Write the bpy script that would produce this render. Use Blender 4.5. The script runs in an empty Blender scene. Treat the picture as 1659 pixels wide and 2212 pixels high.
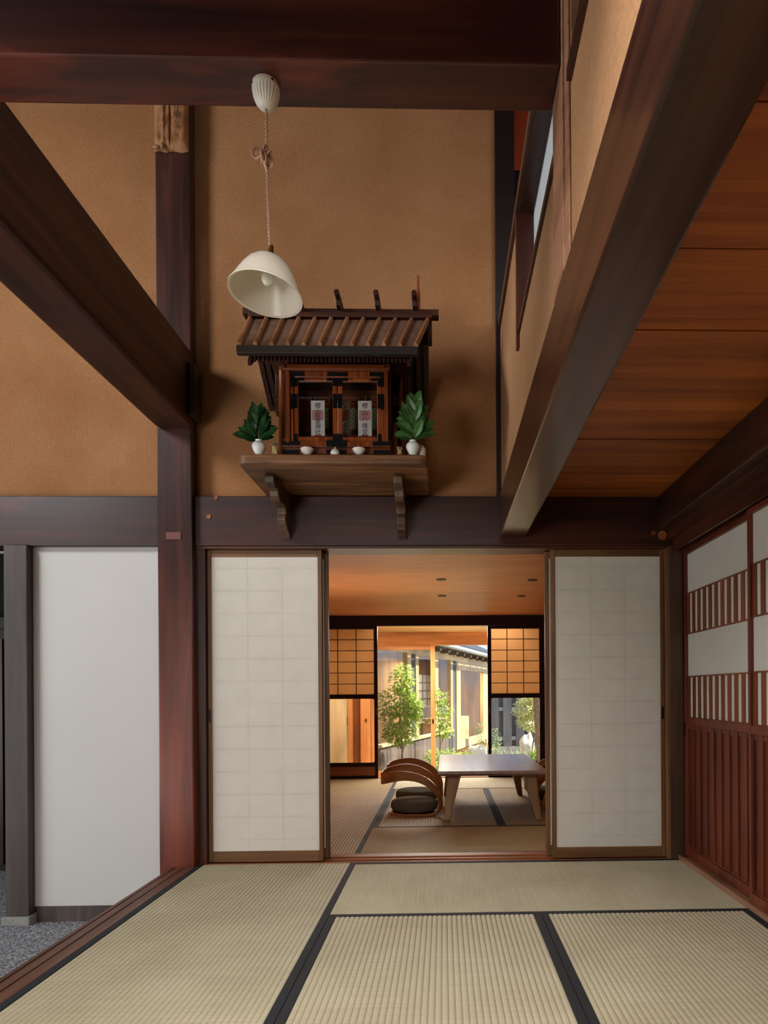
import bpy, math, random
from mathutils import Vector, Matrix
R = random.Random(7)
sc = bpy.context.scene
COL = sc.collection
rad = math.radians

# ------------------------------------------------------------------ materials
def lin(h):
    h = h.lstrip('#')
    o = []
    for i in (0, 2, 4):
        c = int(h[i:i+2], 16) / 255
        o.append(c / 12.92 if c <= .04045 else ((c + .055) / 1.055) ** 2.4)
    return (*o, 1)

class NT:
    def __init__(s, name):
        s.m = bpy.data.materials.new(name); s.m.use_nodes = True
        s.t = s.m.node_tree; s.n = s.t.nodes; s.b = s.n['Principled BSDF']; s.out = s.n['Material Output']
    def new(s, typ, **kw):
        n = s.n.new(typ)
        for k, v in kw.items(): setattr(n, k, v)
        return n
    def link(s, a, b): s.t.links.new(a, b)
    def coords(s, scale, rnd=True):
        tc = s.new('ShaderNodeTexCoord'); mp = s.new('ShaderNodeMapping'); mp.inputs['Scale'].default_value = scale
        if rnd:
            oi = s.new('ShaderNodeObjectInfo'); ml = s.new('ShaderNodeMath', operation='MULTIPLY'); ml.inputs[1].default_value = 37
            s.link(oi.outputs['Random'], ml.inputs[0])
            va = s.new('ShaderNodeVectorMath', operation='ADD')
            s.link(tc.outputs['Object'], va.inputs[0]); s.link(ml.outputs[0], va.inputs[1]); s.link(va.outputs[0], mp.inputs['Vector'])
        else:
            s.link(tc.outputs['Object'], mp.inputs['Vector'])
        return mp.outputs['Vector']
    def noise(s, vec, scale, detail=4, rough=.55, dist=0):
        n = s.new('ShaderNodeTexNoise'); n.inputs['Scale'].default_value = scale; n.inputs['Detail'].default_value = detail
        n.inputs['Roughness'].default_value = rough; n.inputs['Distortion'].default_value = dist
        s.link(vec, n.inputs['Vector']); return n.outputs['Fac']
    def ramp(s, fac, stops):
        r = s.new('ShaderNodeValToRGB'); e = r.color_ramp.elements
        while len(e) < len(stops): e.new(.5)
        for el, (p, c) in zip(e, stops): el.position = p; el.color = lin(c) if isinstance(c, str) else c
        s.link(fac, r.inputs['Fac']); return r.outputs['Color']
    def mix(s, fac, a, b, mode='MIX'):
        m = s.new('ShaderNodeMix', data_type='RGBA', blend_type=mode)
        for sock, v in ((m.inputs['Factor'], fac), (m.inputs['A'], a), (m.inputs['B'], b)): pass
        ins = [i for i in m.inputs if i.enabled]
        f = m.inputs[0]; A = m.inputs[6]; B = m.inputs[7]
        for sock, v in ((f, fac), (A, a), (B, b)):
            if hasattr(v, 'is_linked') or hasattr(v, 'links'): s.link(v, sock)
            else: sock.default_value = v
        return m.outputs[2]
    def bump(s, h, strength, dist):
        b = s.new('ShaderNodeBump'); b.inputs['Strength'].default_value = strength; b.inputs['Distance'].default_value = dist
        s.link(h, b.inputs['Height']); s.link(b.outputs['Normal'], s.b.inputs['Normal'])
    def rough(s, v): s.b.inputs['Roughness'].default_value = v
    def base(s, c):
        if isinstance(c, str): s.b.inputs['Base Color'].default_value = lin(c)
        else: s.link(c, s.b.inputs['Base Color'])

def wood(name, dark, mid, light, axis='z', rough=.42, g=1.0, bump=.15, patch=None, rnd=True, spec=.5, var=.55):
    k = NT(name); sc_ = {'x': (.55, 9, 9), 'y': (9, .55, 9), 'z': (9, 9, .55)}[axis]
    v = k.coords(tuple(c * g for c in sc_), rnd)
    n1 = k.noise(v, 1.6, 6, .6, .7)
    c = k.ramp(n1, [(.28, dark), (.5, mid), (.74, light)])
    v2 = k.coords({'x': (.6, 3, 3), 'y': (3, .6, 3), 'z': (3, 3, .6)}[axis], rnd)
    n2 = k.noise(v2, 1.3, 3, .5, .3)
    c = k.mix(var, c, k.ramp(n2, [(.3, '#6b6b6b'), (.62, '#ffffff')]), 'MULTIPLY')
    if patch:
        n3 = k.noise(v2, .8, 4, .6, 1.2)
        f = k.ramp(n3, [(.52, '#000000'), (.66, '#ffffff')])
        c = k.mix(f, c, lin(patch))
    k.base(c); k.rough(rough); k.b.inputs['Specular IOR Level'].default_value = spec
    v3 = k.coords(tuple(c * g * 3 for c in sc_), rnd)
    k.bump(k.noise(v3, 2, 5, .7, .2), bump, .004)
    return k.m

def flat(name, col, rough=.5, metal=0, spec=.5, var=.0, scale=30, bump=0):
    k = NT(name)
    if var or bump:
        v = k.coords((1, 1, 1)); n = k.noise(v, scale, 4)
        if var:
            c = lin(col)
            d = tuple(x * (1 - var) for x in c[:3]) + (1,)
            k.base(k.ramp(n, [(.3, d), (.7, c)]))
        else: k.base(col)
        if bump: k.bump(n, bump, .002)
    else: k.base(col)
    k.rough(rough); k.b.inputs['Metallic'].default_value = metal; k.b.inputs['Specular IOR Level'].default_value = spec
    return k.m

def plaster(name, dark, light, strength=.9, sc1=38, rough=.95):
    k = NT(name); v = k.coords((1, 1, 1), False)
    n = k.noise(v, 2.2, 5, .6); c = k.ramp(n, [(.3, dark), (.7, light)])
    f = k.noise(v, sc1, 6, .68, .6); g = k.noise(v, sc1 * 3.2, 4, .6)
    a = k.new('ShaderNodeMath', operation='MULTIPLY_ADD'); a.inputs[1].default_value = .35
    k.link(g, a.inputs[0]); k.link(f, a.inputs[2])
    c = k.mix(.35, c, k.ramp(f, [(.3, '#9a8a7c'), (.65, '#ffffff')]), 'MULTIPLY')
    k.base(c); k.rough(rough); k.b.inputs['Specular IOR Level'].default_value = .15
    k.bump(a.outputs[0], strength, .012); return k.m

M = {}
M['timber_x'] = wood('dark_timber_x', '#1d0f0c', '#33190f', '#4d2415', 'x', .4, 1, .12, '#4a1d10')
M['timber_y'] = wood('dark_timber_y', '#1f110d', '#371c12', '#55301f', 'y', .36, 1, .12)
M['timber_z'] = wood('dark_timber_z', '#2a1510', '#471f14', '#64301c', 'z', .4, 1, .12)
def worn_pillar():
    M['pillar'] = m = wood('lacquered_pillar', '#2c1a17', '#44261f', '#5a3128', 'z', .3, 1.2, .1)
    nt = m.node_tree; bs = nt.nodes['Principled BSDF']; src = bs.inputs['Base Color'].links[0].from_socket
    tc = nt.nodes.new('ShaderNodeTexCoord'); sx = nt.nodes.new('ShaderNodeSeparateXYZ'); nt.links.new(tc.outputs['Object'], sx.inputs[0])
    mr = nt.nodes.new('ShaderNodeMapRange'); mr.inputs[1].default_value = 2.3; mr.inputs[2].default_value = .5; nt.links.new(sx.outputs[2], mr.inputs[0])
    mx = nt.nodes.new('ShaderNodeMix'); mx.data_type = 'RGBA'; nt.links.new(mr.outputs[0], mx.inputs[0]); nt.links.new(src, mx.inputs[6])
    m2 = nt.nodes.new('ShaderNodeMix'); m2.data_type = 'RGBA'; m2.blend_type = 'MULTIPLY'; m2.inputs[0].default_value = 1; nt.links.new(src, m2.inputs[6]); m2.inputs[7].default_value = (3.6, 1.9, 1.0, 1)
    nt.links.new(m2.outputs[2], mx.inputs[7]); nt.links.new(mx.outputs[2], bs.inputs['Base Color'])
worn_pillar()
M['beam_l'] = wood('left_beam', '#2a130b', '#432112', '#5a301b', 'y', .5, 1, .12, spec=.25)
M['cross'] = wood('cross_beam_wood', '#2a120c', '#4a2014', '#6a2f1c', 'x', .4, 1, .12, '#7a3420')
M['beam_b'] = wood('beam_brown', '#24110a', '#3d1f12', '#54301e', 'y', .3, 1, .1, spec=.5)
for k_, v_ in (('Coat Weight', .3), ('Coat Roughness', .12)): M['beam_b'].node_tree.nodes['Principled BSDF'].inputs[k_].default_value = v_
M['beam_black'] = wood('beam_black', '#110807', '#1c0d0a', '#28130d', 'x', .5, 1, .1)
M['greypost'] = wood('grey_brown_post', '#3a2e2b', '#4f423d', '#60524b', 'z', .55, .9, .15)
M['kamoi'] = wood('lintel_wood_y', '#2a110a', '#47200f', '#5d2c16', 'y', .4)
M['kamoi_x'] = wood('lintel_wood_x', '#2a110a', '#4d2412', '#66341b', 'x', .4)
M['ceil'] = wood('ceiling_board', '#6a2f0e', '#ac5b1e', '#cc7a2d', 'x', .5, .8, .1)
M['corner'] = wood('brown_corner_post', '#38241a', '#523828', '#664936', 'z', .5, 1, .12)
M['ceil_b'] = wood('cedar_ceiling', '#b97248', '#c9824f', '#d4915e', 'x', .45, 3.0, .08, rnd=False, var=.22)
M['frame'] = wood('sliding_frame', '#57371d', '#7a5330', '#8e6540', 'z', .5, 1.4, .1)
M['frame_x'] = wood('sliding_frame_x', '#57371d', '#7a5330', '#8e6540', 'x', .5, 1.4, .1)
M['sill'] = wood('sill_wood', '#6d3a1f', '#94522c', '#a9663c', 'x', .45, 1.2, .1)
M['rail'] = wood('rail_wood', '#4b2e22', '#694331', '#7d5543', 'y', .5, 1.4, .12)
M['red'] = wood('red_door_wood', '#4f1e10', '#6f3019', '#843f24', 'z', .4, 1.4, .08)
M['slat'] = wood('brown_slat_wood', '#5a290f', '#84431d', '#995429', 'z', .45, 1.4, .08)
M['red_y'] = wood('red_door_wood_y', '#4f1e10', '#74341c', '#8a4529', 'y', .4, 1.4, .08)
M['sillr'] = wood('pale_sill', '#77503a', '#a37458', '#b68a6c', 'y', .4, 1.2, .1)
M['shrine'] = wood('shrine_wood', '#5c2810', '#8c451d', '#a85a2a', 'z', .26, 3, .06)
M['shrine_x'] = wood('shrine_wood_x', '#4f210e', '#7b3a18', '#974d23', 'x', .33, 3, .06)
M['shrine_d'] = wood('shrine_dark', '#24100a', '#3a1a0e', '#4c2413', 'y', .4, 3, .06)
M['shrine_dx'] = wood('shrine_dark_x', '#2b150d', '#472314', '#5c3220', 'x', .42, 3, .06)
M['roof'] = wood('shrine_roof', '#5c4234', '#7b5a48', '#906c58', 'y', .45, 2, .05)
M['rib'] = wood('shrine_rib', '#7b4a29', '#a66d42', '#ba8155', 'y', .45, 3, .05)
M['fascia'] = wood('shrine_fascia', '#1c140f', '#2a1e17', '#382a20', 'x', .5, 2, .05)
M['shelf'] = wood('shelf_wood', '#3a2212', '#7a5030', '#a6764a', 'x', .45, 2.2, .35)
M['corbel'] = wood('corbel_wood', '#372417', '#553b28', '#6a4d36', 'z', .5, 2, .2)
M['plug'] = flat('wood_plug', '#6d3a30', .5)
M['lacquer'] = flat('black_lacquer', '#25110c', .4, spec=.2)
M['fitting'] = flat('black_fitting', '#0d0d0f', .35, .4, bump=.3, scale=90)
M['brass'] = flat('old_brass', '#9a7430', .35, .9)
M['gold'] = flat('gold_trim', '#b98a2e', .35, .9)
M['porc'] = flat('porcelain', '#dcdfdb', .12)
M['porcw'] = flat('matte_porcelain', '#d8d2c6', .3)
M['cord'] = flat('twisted_cord', '#b08a72', .8)
M['bulb'] = flat('bulb_glass', '#e9e6da', .2)
M['clay'] = flat('tan_clay', '#c2a772', .5, var=.5, scale=160)
M['ink'] = flat('black_ink', '#151312', .8)
M['vermilion'] = flat('vermilion_ink', '#c0453a', .8)
M['seal'] = flat('pink_seal', '#d39a96', .8)
M['slip'] = flat('white_paper_slip', '#f0eae4', .8)
M['black_cloth'] = flat('black_border_cloth', '#1c1d22', .75, var=.3, scale=300, bump=.2)
M['concrete'] = flat('concrete', '#9a9890', .9, var=.3, scale=60, bump=.3)
M['cushion'] = flat('olive_cushion', '#5d5443', .95, var=.15, scale=400, bump=.2)
M['bent'] = wood('bent_oak', '#94582c', '#b4733d', '#c5884f', 'x', .38, 1.5, .05)
M['oak'] = wood('oak_leg', '#8a6440', '#ab835a', '#bb956c', 'z', .4, 1.5, .06)
M['oak_top'] = wood('oak_top', '#8d6f5c', '#a98a76', '#b89c88', 'y', .28, 1.4, .05)
M['pale_x'] = wood('pale_wood_x', '#c49a60', '#dcb67b', '#e8c890', 'x', .5, 1, .05)
M['pale_y'] = wood('pale_wood_y', '#cfa76c', '#e4c289', '#efd29c', 'y', .5, 1, .05)
M['pale_z'] = wood('pale_wood_z', '#c49a60', '#dcb67b', '#e8c890', 'z', .5, 1, .05)
M['pale_w'] = wood('pale_closet', '#cfae7c', '#e0c394', '#ead2a8', 'z', .5, .8, .04)
M['orange_x'] = wood('orange_wood_x', '#c07038', '#dc9050', '#e8a568', 'x', .45, 1, .05)
M['orange_z'] = wood('orange_wood_z', '#c07038', '#dc9050', '#e8a568', 'z', .45, 1, .05)
M['brown_z'] = wood('brown_panel', '#5f2d11', '#7f421b', '#914f24', 'z', .5, 1, .05)
M['wing_in'] = wood('wing_interior', '#93734c', '#ac885c', '#b9976c', 'z', .7, .6, .03)
M['weathered'] = wood('weathered_board', '#4a3f36', '#665a4e', '#7b6e60', 'z', .8, 1.2, .2)
M['fence'] = wood('charcoal_fence', '#3d4044', '#55585c', '#66696c', 'z', .7, 1, .2)
M['bark'] = flat('bark', '#8b7a68', .9, var=.5, scale=25, bump=.6)
M['stone'] = flat('pale_stone', '#e6dcc6', .9, var=.35, scale=14, bump=.6)
M['gravel'] = flat('garden_soil', '#9c9382', .95, var=.4, scale=40, bump=.5)
M['tile'] = flat('roof_tile', '#3b3d41', .6, var=.3, scale=20)
M['gutter'] = flat('grey_gutter', '#9a9c9b', .4)
M['black'] = flat('matte_black', '#0b0808', .8)  # one even near-black for the entry passage walls and ceiling
M['blackpit'] = flat('downlight_black', '#070606', .5)
M['ringm'] = flat('downlight_ring', '#2a1a12', .4)
M['whitewall'] = flat('white_plaster', '#cfccc7', .9, var=.03, scale=2.5, bump=.03, spec=.2)
M['plaster'] = plaster('ochre_plaster', '#a8744a', '#ba875d', .75, 95)
M['plaster_f'] = plaster('ochre_plaster_fine', '#a67a55', '#b58963', .35, 60)
M['plaster_b'] = plaster('inner_plaster', '#a8784a', '#b98956', .3, 60)
M['red_wall'] = flat('vermilion_wall', '#9c3d16', .8)

def leafmat(name, a, b, rough=.35, trans=0):
    k = NT(name); v = k.coords((1, 1, 1)); n = k.noise(v, 22, 3)
    k.base(k.ramp(n, [(.3, a), (.7, b)])); k.rough(rough)
    if trans:
        t = k.new('ShaderNodeBsdfTranslucent'); mx = k.new('ShaderNodeMixShader'); mx.inputs[0].default_value = trans
        k.link(k.ramp(n, [(.3, a), (.7, b)]), t.inputs['Color'])
        k.link(k.b.outputs[0], mx.inputs[1]); k.link(t.outputs[0], mx.inputs[2]); k.link(mx.outputs[0], k.out.inputs['Surface'])
    return k.m
M['sakaki'] = leafmat('sakaki_leaf', '#14301a', '#2c5428', .28)
M['sakaki2'] = leafmat('sakaki_leaf_light', '#24451f', '#446d33', .3)
M['maple'] = leafmat('maple_leaf', '#8fae46', '#c9da78', .5, .45)
M['azalea'] = leafmat('azalea_leaf', '#8aa83c', '#bcd060', .5, .4)
M['pieris'] = leafmat('pieris_leaf', '#d0d594', '#f4f1cc', .5, .45)
M['shrubg'] = leafmat('shrub_leaf', '#7d9a60', '#a8bd88', .5, .35)

def tatami(name, base, axis):
    k = NT(name)
    v = k.coords({'x': (2, 60, 60), 'y': (60, 2, 60)}[axis], False)
    v2 = k.coords({'x': (220, 3, 3), 'y': (3, 220, 3)}[axis], False)
    c0 = lin(base); d = tuple(x * .78 for x in c0[:3]) + (1,)
    n = k.noise(v2, 1, 3, .6); n1 = k.noise(k.coords((2, 2, 2), False), 1.4, 3)
    c = k.ramp(n, [(.3, d), (.7, c0)])
    c = k.mix(.4, c, k.ramp(n1, [(.3, '#cfc8b8'), (.7, '#ffffff')]), 'MULTIPLY')
    k.base(c); k.rough(.62); k.b.inputs['Specular IOR Level'].default_value = .35; k.bump(n, .25, .001)
    return k.m
M['tat_x'] = tatami('rush_x', '#c7bc9e', 'x')
M['tat_bx'] = tatami('rush_bounce_x', '#a98f64', 'x')  # browner copy of the front rush, warm ceiling bounce put into the colour
M['tat_by'] = tatami('rush_bounce_y', '#a98f64', 'y')  # same bounce-tinted colour, grain turned lengthwise
M['tat_y'] = tatami('rush_y', '#c7bc9e', 'y')

def carpet():
    k = NT('grey_carpet'); v = k.coords((1, 1, 1), False)
    n = k.noise(v, 130, 4, .7); k.base(k.ramp(n, [(.38, '#3d3f42'), (.5, '#85868a'), (.62, '#cfcfd0')])); k.rough(1)
    k.b.inputs['Specular IOR Level'].default_value = .05
    k.bump(n, .8, .006); return k.m
M['carpet'] = carpet()

def paper(name, base, cell=None, off=(0, 0), trans=.0, line='#a39c8f', strength=.5):
    """washi; faint show-through of the inner lattice: cell=(w,h) metres, along object X and Z"""
    k = NT(name); v = k.coords((1, 1, 1), False)
    n = k.noise(v, 9, 5, .6); c0 = lin(base); d = tuple(x * .93 for x in c0[:3]) + (1,)
    c = k.ramp(n, [(.3, d), (.7, c0)])
    if cell:
        sx = k.new('ShaderNodeSeparateXYZ'); k.link(v, sx.inputs[0])
        fs = []
        for o, per, of in ((0, cell[0], off[0]), (2, cell[1], off[1])):
            a = k.new('ShaderNodeMath', operation='ADD'); a.inputs[1].default_value = of + 10 * per; k.link(sx.outputs[o], a.inputs[0])
            m = k.new('ShaderNodeMath', operation='PINGPONG'); m.inputs[1].default_value = per / 2; k.link(a.outputs[0], m.inputs[0])
            f = k.ramp(m.outputs[0], [(0, '#ffffff'), (.006, '#000000')]); 
            g = k.ramp(m.outputs[0], [(0, '#707070'), (.04, '#000000')])
            fs.append(k.mix(1.0, f, g, 'ADD'))
        f = k.mix(1.0, fs[0], fs[1], 'LIGHTEN')
        nn = k.ramp(k.noise(v, 3, 3), [(.3, '#222222'), (.7, '#aaaaaa')])
        f = k.mix(1.0, f, nn, 'MULTIPLY')
        c = k.mix(f, c, lin(line))
    k.base(c); k.rough(.85); k.b.inputs['Specular IOR Level'].default_value = .2
    if trans:
        t = k.new('ShaderNodeBsdfTranslucent'); k.link(c, t.inputs['Color']); mx = k.new('ShaderNodeMixShader'); mx.inputs[0].default_value = trans
        k.link(k.b.outputs[0], mx.inputs[1]); k.link(t.outputs[0], mx.inputs[2]); k.link(mx.outputs[0], k.out.inputs['Surface'])
    return k.m
M['fusuma'] = paper('washi_fusuma', '#dad2c7', (.192, .1268), (.096, 0))
M['fusuma_r'] = paper('washi_door', '#cfcac0')
M['shoji'] = paper('washi_shoji', '#dcbc94', trans=.5)
M['shoji_w'] = paper('washi_shoji_white', '#f0ede4', trans=.6)
M['pane_gray'] = paper('frosted_pane', '#d3d6d8', trans=.3)

def glass(name, tint='#ffffff', refl=.12, kf=.9):
    k = NT(name); tr = k.new('ShaderNodeBsdfTransparent'); tr.inputs[0].default_value = lin(tint)
    gl = k.new('ShaderNodeBsdfGlossy'); gl.inputs['Roughness'].default_value = .02
    fr = k.new('ShaderNodeFresnel'); fr.inputs[0].default_value = 1.5
    mx = k.new('ShaderNodeMixShader')
    ml = k.new('ShaderNodeMath', operation='MULTIPLY_ADD'); ml.inputs[1].default_value = kf; ml.inputs[2].default_value = refl * .3
    k.link(fr.outputs[0], ml.inputs[0]); k.link(ml.outputs[0], mx.inputs[0])
    k.link(tr.outputs[0], mx.inputs[1]); k.link(gl.outputs[0], mx.inputs[2]); k.link(mx.outputs[0], k.out.inputs['Surface'])
    return k.m
M['glass'] = glass('clear_glass')
M['glass_far'] = glass('far_glass', '#ffffff', .0, .15)
def milk():
    k = NT('milk_glass'); k.base('#d9cfbf'); k.rough(.3)
    t = k.new('ShaderNodeBsdfTranslucent'); t.inputs['Color'].default_value = lin('#e0d8bf'); mx = k.new('ShaderNodeMixShader'); mx.inputs[0].default_value = .25
    k.link(k.b.outputs[0], mx.inputs[1]); k.link(t.outputs[0], mx.inputs[2]); k.link(mx.outputs[0], k.out.inputs['Surface'])
    return k.m
M['milk'] = milk()
def kraft():
    k = NT('brown_kraft_paper'); v = k.coords((1, 1, .6), False); n = k.noise(v, 14, 4, .6, 1.5)
    k.base(k.ramp(n, [(.3, '#7a4a26'), (.7, '#a87445')])); k.rough(.6); k.bump(n, .35, .012); return k.m
M['kraft'] = kraft()
def diamond():
    k = NT('green_brocade_lattice'); v = k.coords((1, 1, 1), False); sx = k.new('ShaderNodeSeparateXYZ'); k.link(v, sx.inputs[0])
    out = []
    for op in ('ADD', 'SUBTRACT'):
        a = k.new('ShaderNodeMath', operation=op); k.link(sx.outputs[0], a.inputs[0]); k.link(sx.outputs[2], a.inputs[1])
        b = k.new('ShaderNodeMath', operation='ADD'); b.inputs[1].default_value = 10; k.link(a.outputs[0], b.inputs[0])
        p = k.new('ShaderNodeMath', operation='PINGPONG'); p.inputs[1].default_value = .011; k.link(b.outputs[0], p.inputs[0])
        out.append(k.ramp(p.outputs[0], [(0, '#ffffff'), (.003, '#000000')]))
    f = k.mix(1.0, out[0], out[1], 'LIGHTEN')
    k.base(k.mix(f, lin('#8f9a6a'), lin('#2b2414'))); k.rough(.6); return k.m
M['lattice'] = diamond()

# ------------------------------------------------------------------ mesh builder
class MB:
    def __init__(s): s.v = []; s.f = []
    def add(s, vs, fs, mat=None):
        o = len(s.v)
        s.v += [tuple(mat @ Vector(p)) if mat else tuple(p) for p in vs]
        s.f += [tuple(i + o for i in f) for f in fs]; return s
    def hexa(s, c):   # 8 corners: bottom 4 ccw then top 4 ccw
        return s.add(c, [(0, 3, 2, 1), (4, 5, 6, 7), (0, 1, 5, 4), (1, 2, 6, 5), (2, 3, 7, 6), (3, 0, 4, 7)])
    def box(s, x0, x1, y0, y1, z0, z1, mat=None):
        c = [(x0, y0, z0), (x1, y0, z0), (x1, y1, z0), (x0, y1, z0), (x0, y0, z1), (x1, y0, z1), (x1, y1, z1), (x0, y1, z1)]
        if mat: c = [tuple(mat @ Vector(p)) for p in c]
        return s.hexa(c)
    def lathe(s, prof, n=32, c=(0, 0, 0), mat=None, closed=False):
        vs = []; fs = []
        for r, z in prof:
            for i in range(n):
                a = 2 * math.pi * i / n; vs.append((c[0] + r * math.cos(a), c[1] + r * math.sin(a), c[2] + z))
        m = len(prof)
        for j in range(m - 1 if not closed else m):
            k = (j + 1) % m
            for i in range(n):
                i2 = (i + 1) % n; fs.append((j * n + i, j * n + i2, k * n + i2, k * n + i))
        if not closed:
            if prof[0][0] > 1e-5: fs.append(tuple(reversed(range(n))))
            if prof[-1][0] > 1e-5: fs.append(tuple((m - 1) * n + i for i in range(n)))
        return s.add(vs, fs, mat)
    def prism(s, poly, axis, a, b):   # poly in the two other axes (order kept), extruded along axis
        def P(p, t): return {'x': (t, p[0], p[1]), 'y': (p[0], t, p[1]), 'z': (p[0], p[1], t)}[axis]
        n = len(poly); vs = [P(p, a) for p in poly] + [P(p, b) for p in poly]
        fs = [tuple(reversed(range(n))), tuple(range(n, 2 * n))] + [(i, (i + 1) % n, n + (i + 1) % n, n + i) for i in range(n)]
        return s.add(vs, fs)
    def tube(s, pts, r, n=8, cap=True):
        pts = [Vector(p) for p in pts]; vs = []; fs = []; m = len(pts); up = None
        for i, p in enumerate(pts):
            t = (pts[min(i + 1, m - 1)] - pts[max(i - 1, 0)]).normalized()
            if up is None: up = t.orthogonal().normalized()
            up = (up - t * up.dot(t)).normalized(); bi = t.cross(up)
            rr = r[i] if isinstance(r, (list, tuple)) else r
            for k in range(n):
                a = 2 * math.pi * k / n; vs.append(p + (up * math.cos(a) + bi * math.sin(a)) * rr)
        for i in range(m - 1):
            for k in range(n):
                k2 = (k + 1) % n; fs.append((i * n + k, i * n + k2, (i + 1) * n + k2, (i + 1) * n + k))
        if cap: fs += [tuple(reversed(range(n))), tuple((m - 1) * n + k for k in range(n))]
        return s.add(vs, fs)
    def ball(s, c, r, n=12, m=8, mat=None):
        r = r if isinstance(r, (tuple, list)) else (r, r, r); vs = []; fs = []
        for j in range(m + 1):
            p = math.pi * j / m
            for i in range(n):
                a = 2 * math.pi * i / n
                vs.append((c[0] + r[0] * math.sin(p) * math.cos(a), c[1] + r[1] * math.sin(p) * math.sin(a), c[2] - r[2] * math.cos(p)))
        for j in range(m):
            for i in range(n):
                i2 = (i + 1) % n; fs.append((j * n + i, j * n + i2, (j + 1) * n + i2, (j + 1) * n + i))
        return s.add(vs, fs, mat)
    def ribbon(s, pts, wid, nor):   # per point: half-width vector and half-thickness vector
        vs = []; m = len(pts)
        for p, w, t in zip(pts, wid, nor):
            p = Vector(p); vs += [p - w - t, p + w - t, p + w + t, p - w + t]
        fs = [(0, 1, 2, 3), tuple(reversed([(m - 1) * 4 + k for k in range(4)]))]
        for i in range(m - 1):
            for k in range(4):
                k2 = (k + 1) % 4; fs.append((i * 4 + k, (i + 1) * 4 + k, (i + 1) * 4 + k2, i * 4 + k2))
        return s.add(vs, fs)
    def leaf(s, p, d, up, L, Wd, fold=.25, curl=.15):
        p = Vector(p); d = Vector(d).normalized(); up = Vector(up); sd = d.cross(up)
        if sd.length < 1e-3: sd = d.orthogonal()
        sd.normalize(); nn = sd.cross(d).normalized()
        vs = [p]; st = ((.25, .8), (.5, 1), (.78, .62))
        for t, w in st:
            q = p + d * (L * t) - nn * (curl * L * t * t)
            vs += [q + sd * (Wd * w / 2) + nn * (fold * Wd * w / 2), q, q - sd * (Wd * w / 2) + nn * (fold * Wd * w / 2)]
        vs.append(p + d * L - nn * (curl * L))
        return s.add(vs, [(0, 2, 1), (0, 3, 2), (1, 2, 5, 4), (2, 3, 6, 5), (4, 5, 8, 7), (5, 6, 9, 8), (7, 8, 10), (8, 9, 10)])
    def build(s, name, mat, parent=None, smooth=False, bevel=0, seg=2):
        me = bpy.data.meshes.new(name); off = Vector((0, 0, 0))
        if parent is not None:
            q = parent
            while q is not None: off += q.location; q = q.parent
        else:
            xs, ys, zs = zip(*[tuple(v) for v in s.v]); off = Vector(((min(xs) + max(xs)) / 2, (min(ys) + max(ys)) / 2, min(zs)))
        me.from_pydata([tuple(Vector(v) - off) for v in s.v], [], s.f)
        me.validate()
        me.materials.append(M[mat] if isinstance(mat, str) else mat)
        if smooth:
            for p in me.polygons: p.use_smooth = True
            me.set_sharp_from_angle(angle=rad(42))
        o = bpy.data.objects.new(name, me); COL.objects.link(o)
        if parent is not None: o.parent = parent
        else: o.location = off
        if bevel:
            b = o.modifiers.new('bevel', 'BEVEL'); b.width = bevel; b.segments = seg; b.limit_method = 'ANGLE'; b.angle_limit = rad(40)
        return o

def recalc(o):
    import bmesh
    bm = bmesh.new(); bm.from_mesh(o.data); bmesh.ops.recalc_face_normals(bm, faces=bm.faces); bm.to_mesh(o.data); bm.free(); return o

def tag(o, label, cat, group=None, kind=None):
    o['label'] = label; o['category'] = cat
    if group: o['group'] = group
    if kind: o['kind'] = kind
    return o
def thing(name, label, cat, loc, group=None):
    o = bpy.data.objects.new(name, None); o.location = loc; o.empty_display_size = .1; COL.objects.link(o); return tag(o, label, cat, group)
def struct(name, mb, mat, bevel=0, parent=None):
    o = mb.build(name, mat, parent, bevel=bevel)
    if parent is None: o['kind'] = 'structure'
    return o
def copy_tree(o, parent=None):
    c = o.copy(); COL.objects.link(c)
    if parent is not None: c.parent = parent
    for ch in list(o.children): copy_tree(ch, c)
    return c
def B(*a): return MB().box(*a)

# text: each character becomes mesh, cached
_gl = {}
def glyph(ch):
    if ch in _gl: return _gl[ch]
    cu = bpy.data.curves.new('glyph', 'FONT'); cu.body = ch; cu.size = 1; cu.resolution_u = 3
    ob = bpy.data.objects.new('glyph', cu); COL.objects.link(ob); dg = bpy.context.evaluated_depsgraph_get(); dg.update()
    me = bpy.data.meshes.new_from_object(ob.evaluated_get(dg))
    vs = [tuple(v.co) for v in me.vertices]; fs = [tuple(p.vertices) for p in me.polygons]
    bpy.data.objects.remove(ob); bpy.data.meshes.remove(me); bpy.data.curves.remove(cu)
    if vs:
        cx = (min(v[0] for v in vs) + max(v[0] for v in vs)) / 2; cy = (min(v[1] for v in vs) + max(v[1] for v in vs)) / 2
        vs = [(v[0] - cx, v[1] - cy, 0) for v in vs]
    _gl[ch] = (vs, fs); return _gl[ch]
def put_char(mb, ch, x, y, z, size, w=1.0):   # upright, facing -Y
    vs, fs = glyph(ch); mb.add([(x + v[0] * size * w, y, z + v[1] * size) for v in vs], fs)

# ================================================================== FLOORS, SHELL
struct('floor_entry', B(-6, -1.49, -3, 8, -.36, -.31), 'carpet')
struct('floor_front_room', B(-1.368, 1.6, -3, 1.0, -.3, 0), 'tat_y')
struct('floor_subfloor', B(-1.368, 1.6, 1.0, 3.76, -.3, -.055), 'sill')
struct('floor_back_room', B(-1.45, 1.5, 3.93, 7.44, -.3, -.055), 'sill')
struct('floor_corridor', B(-2.4, 2.2, 7.5, 9.12, -.4, -.24), 'pale_x')
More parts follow.
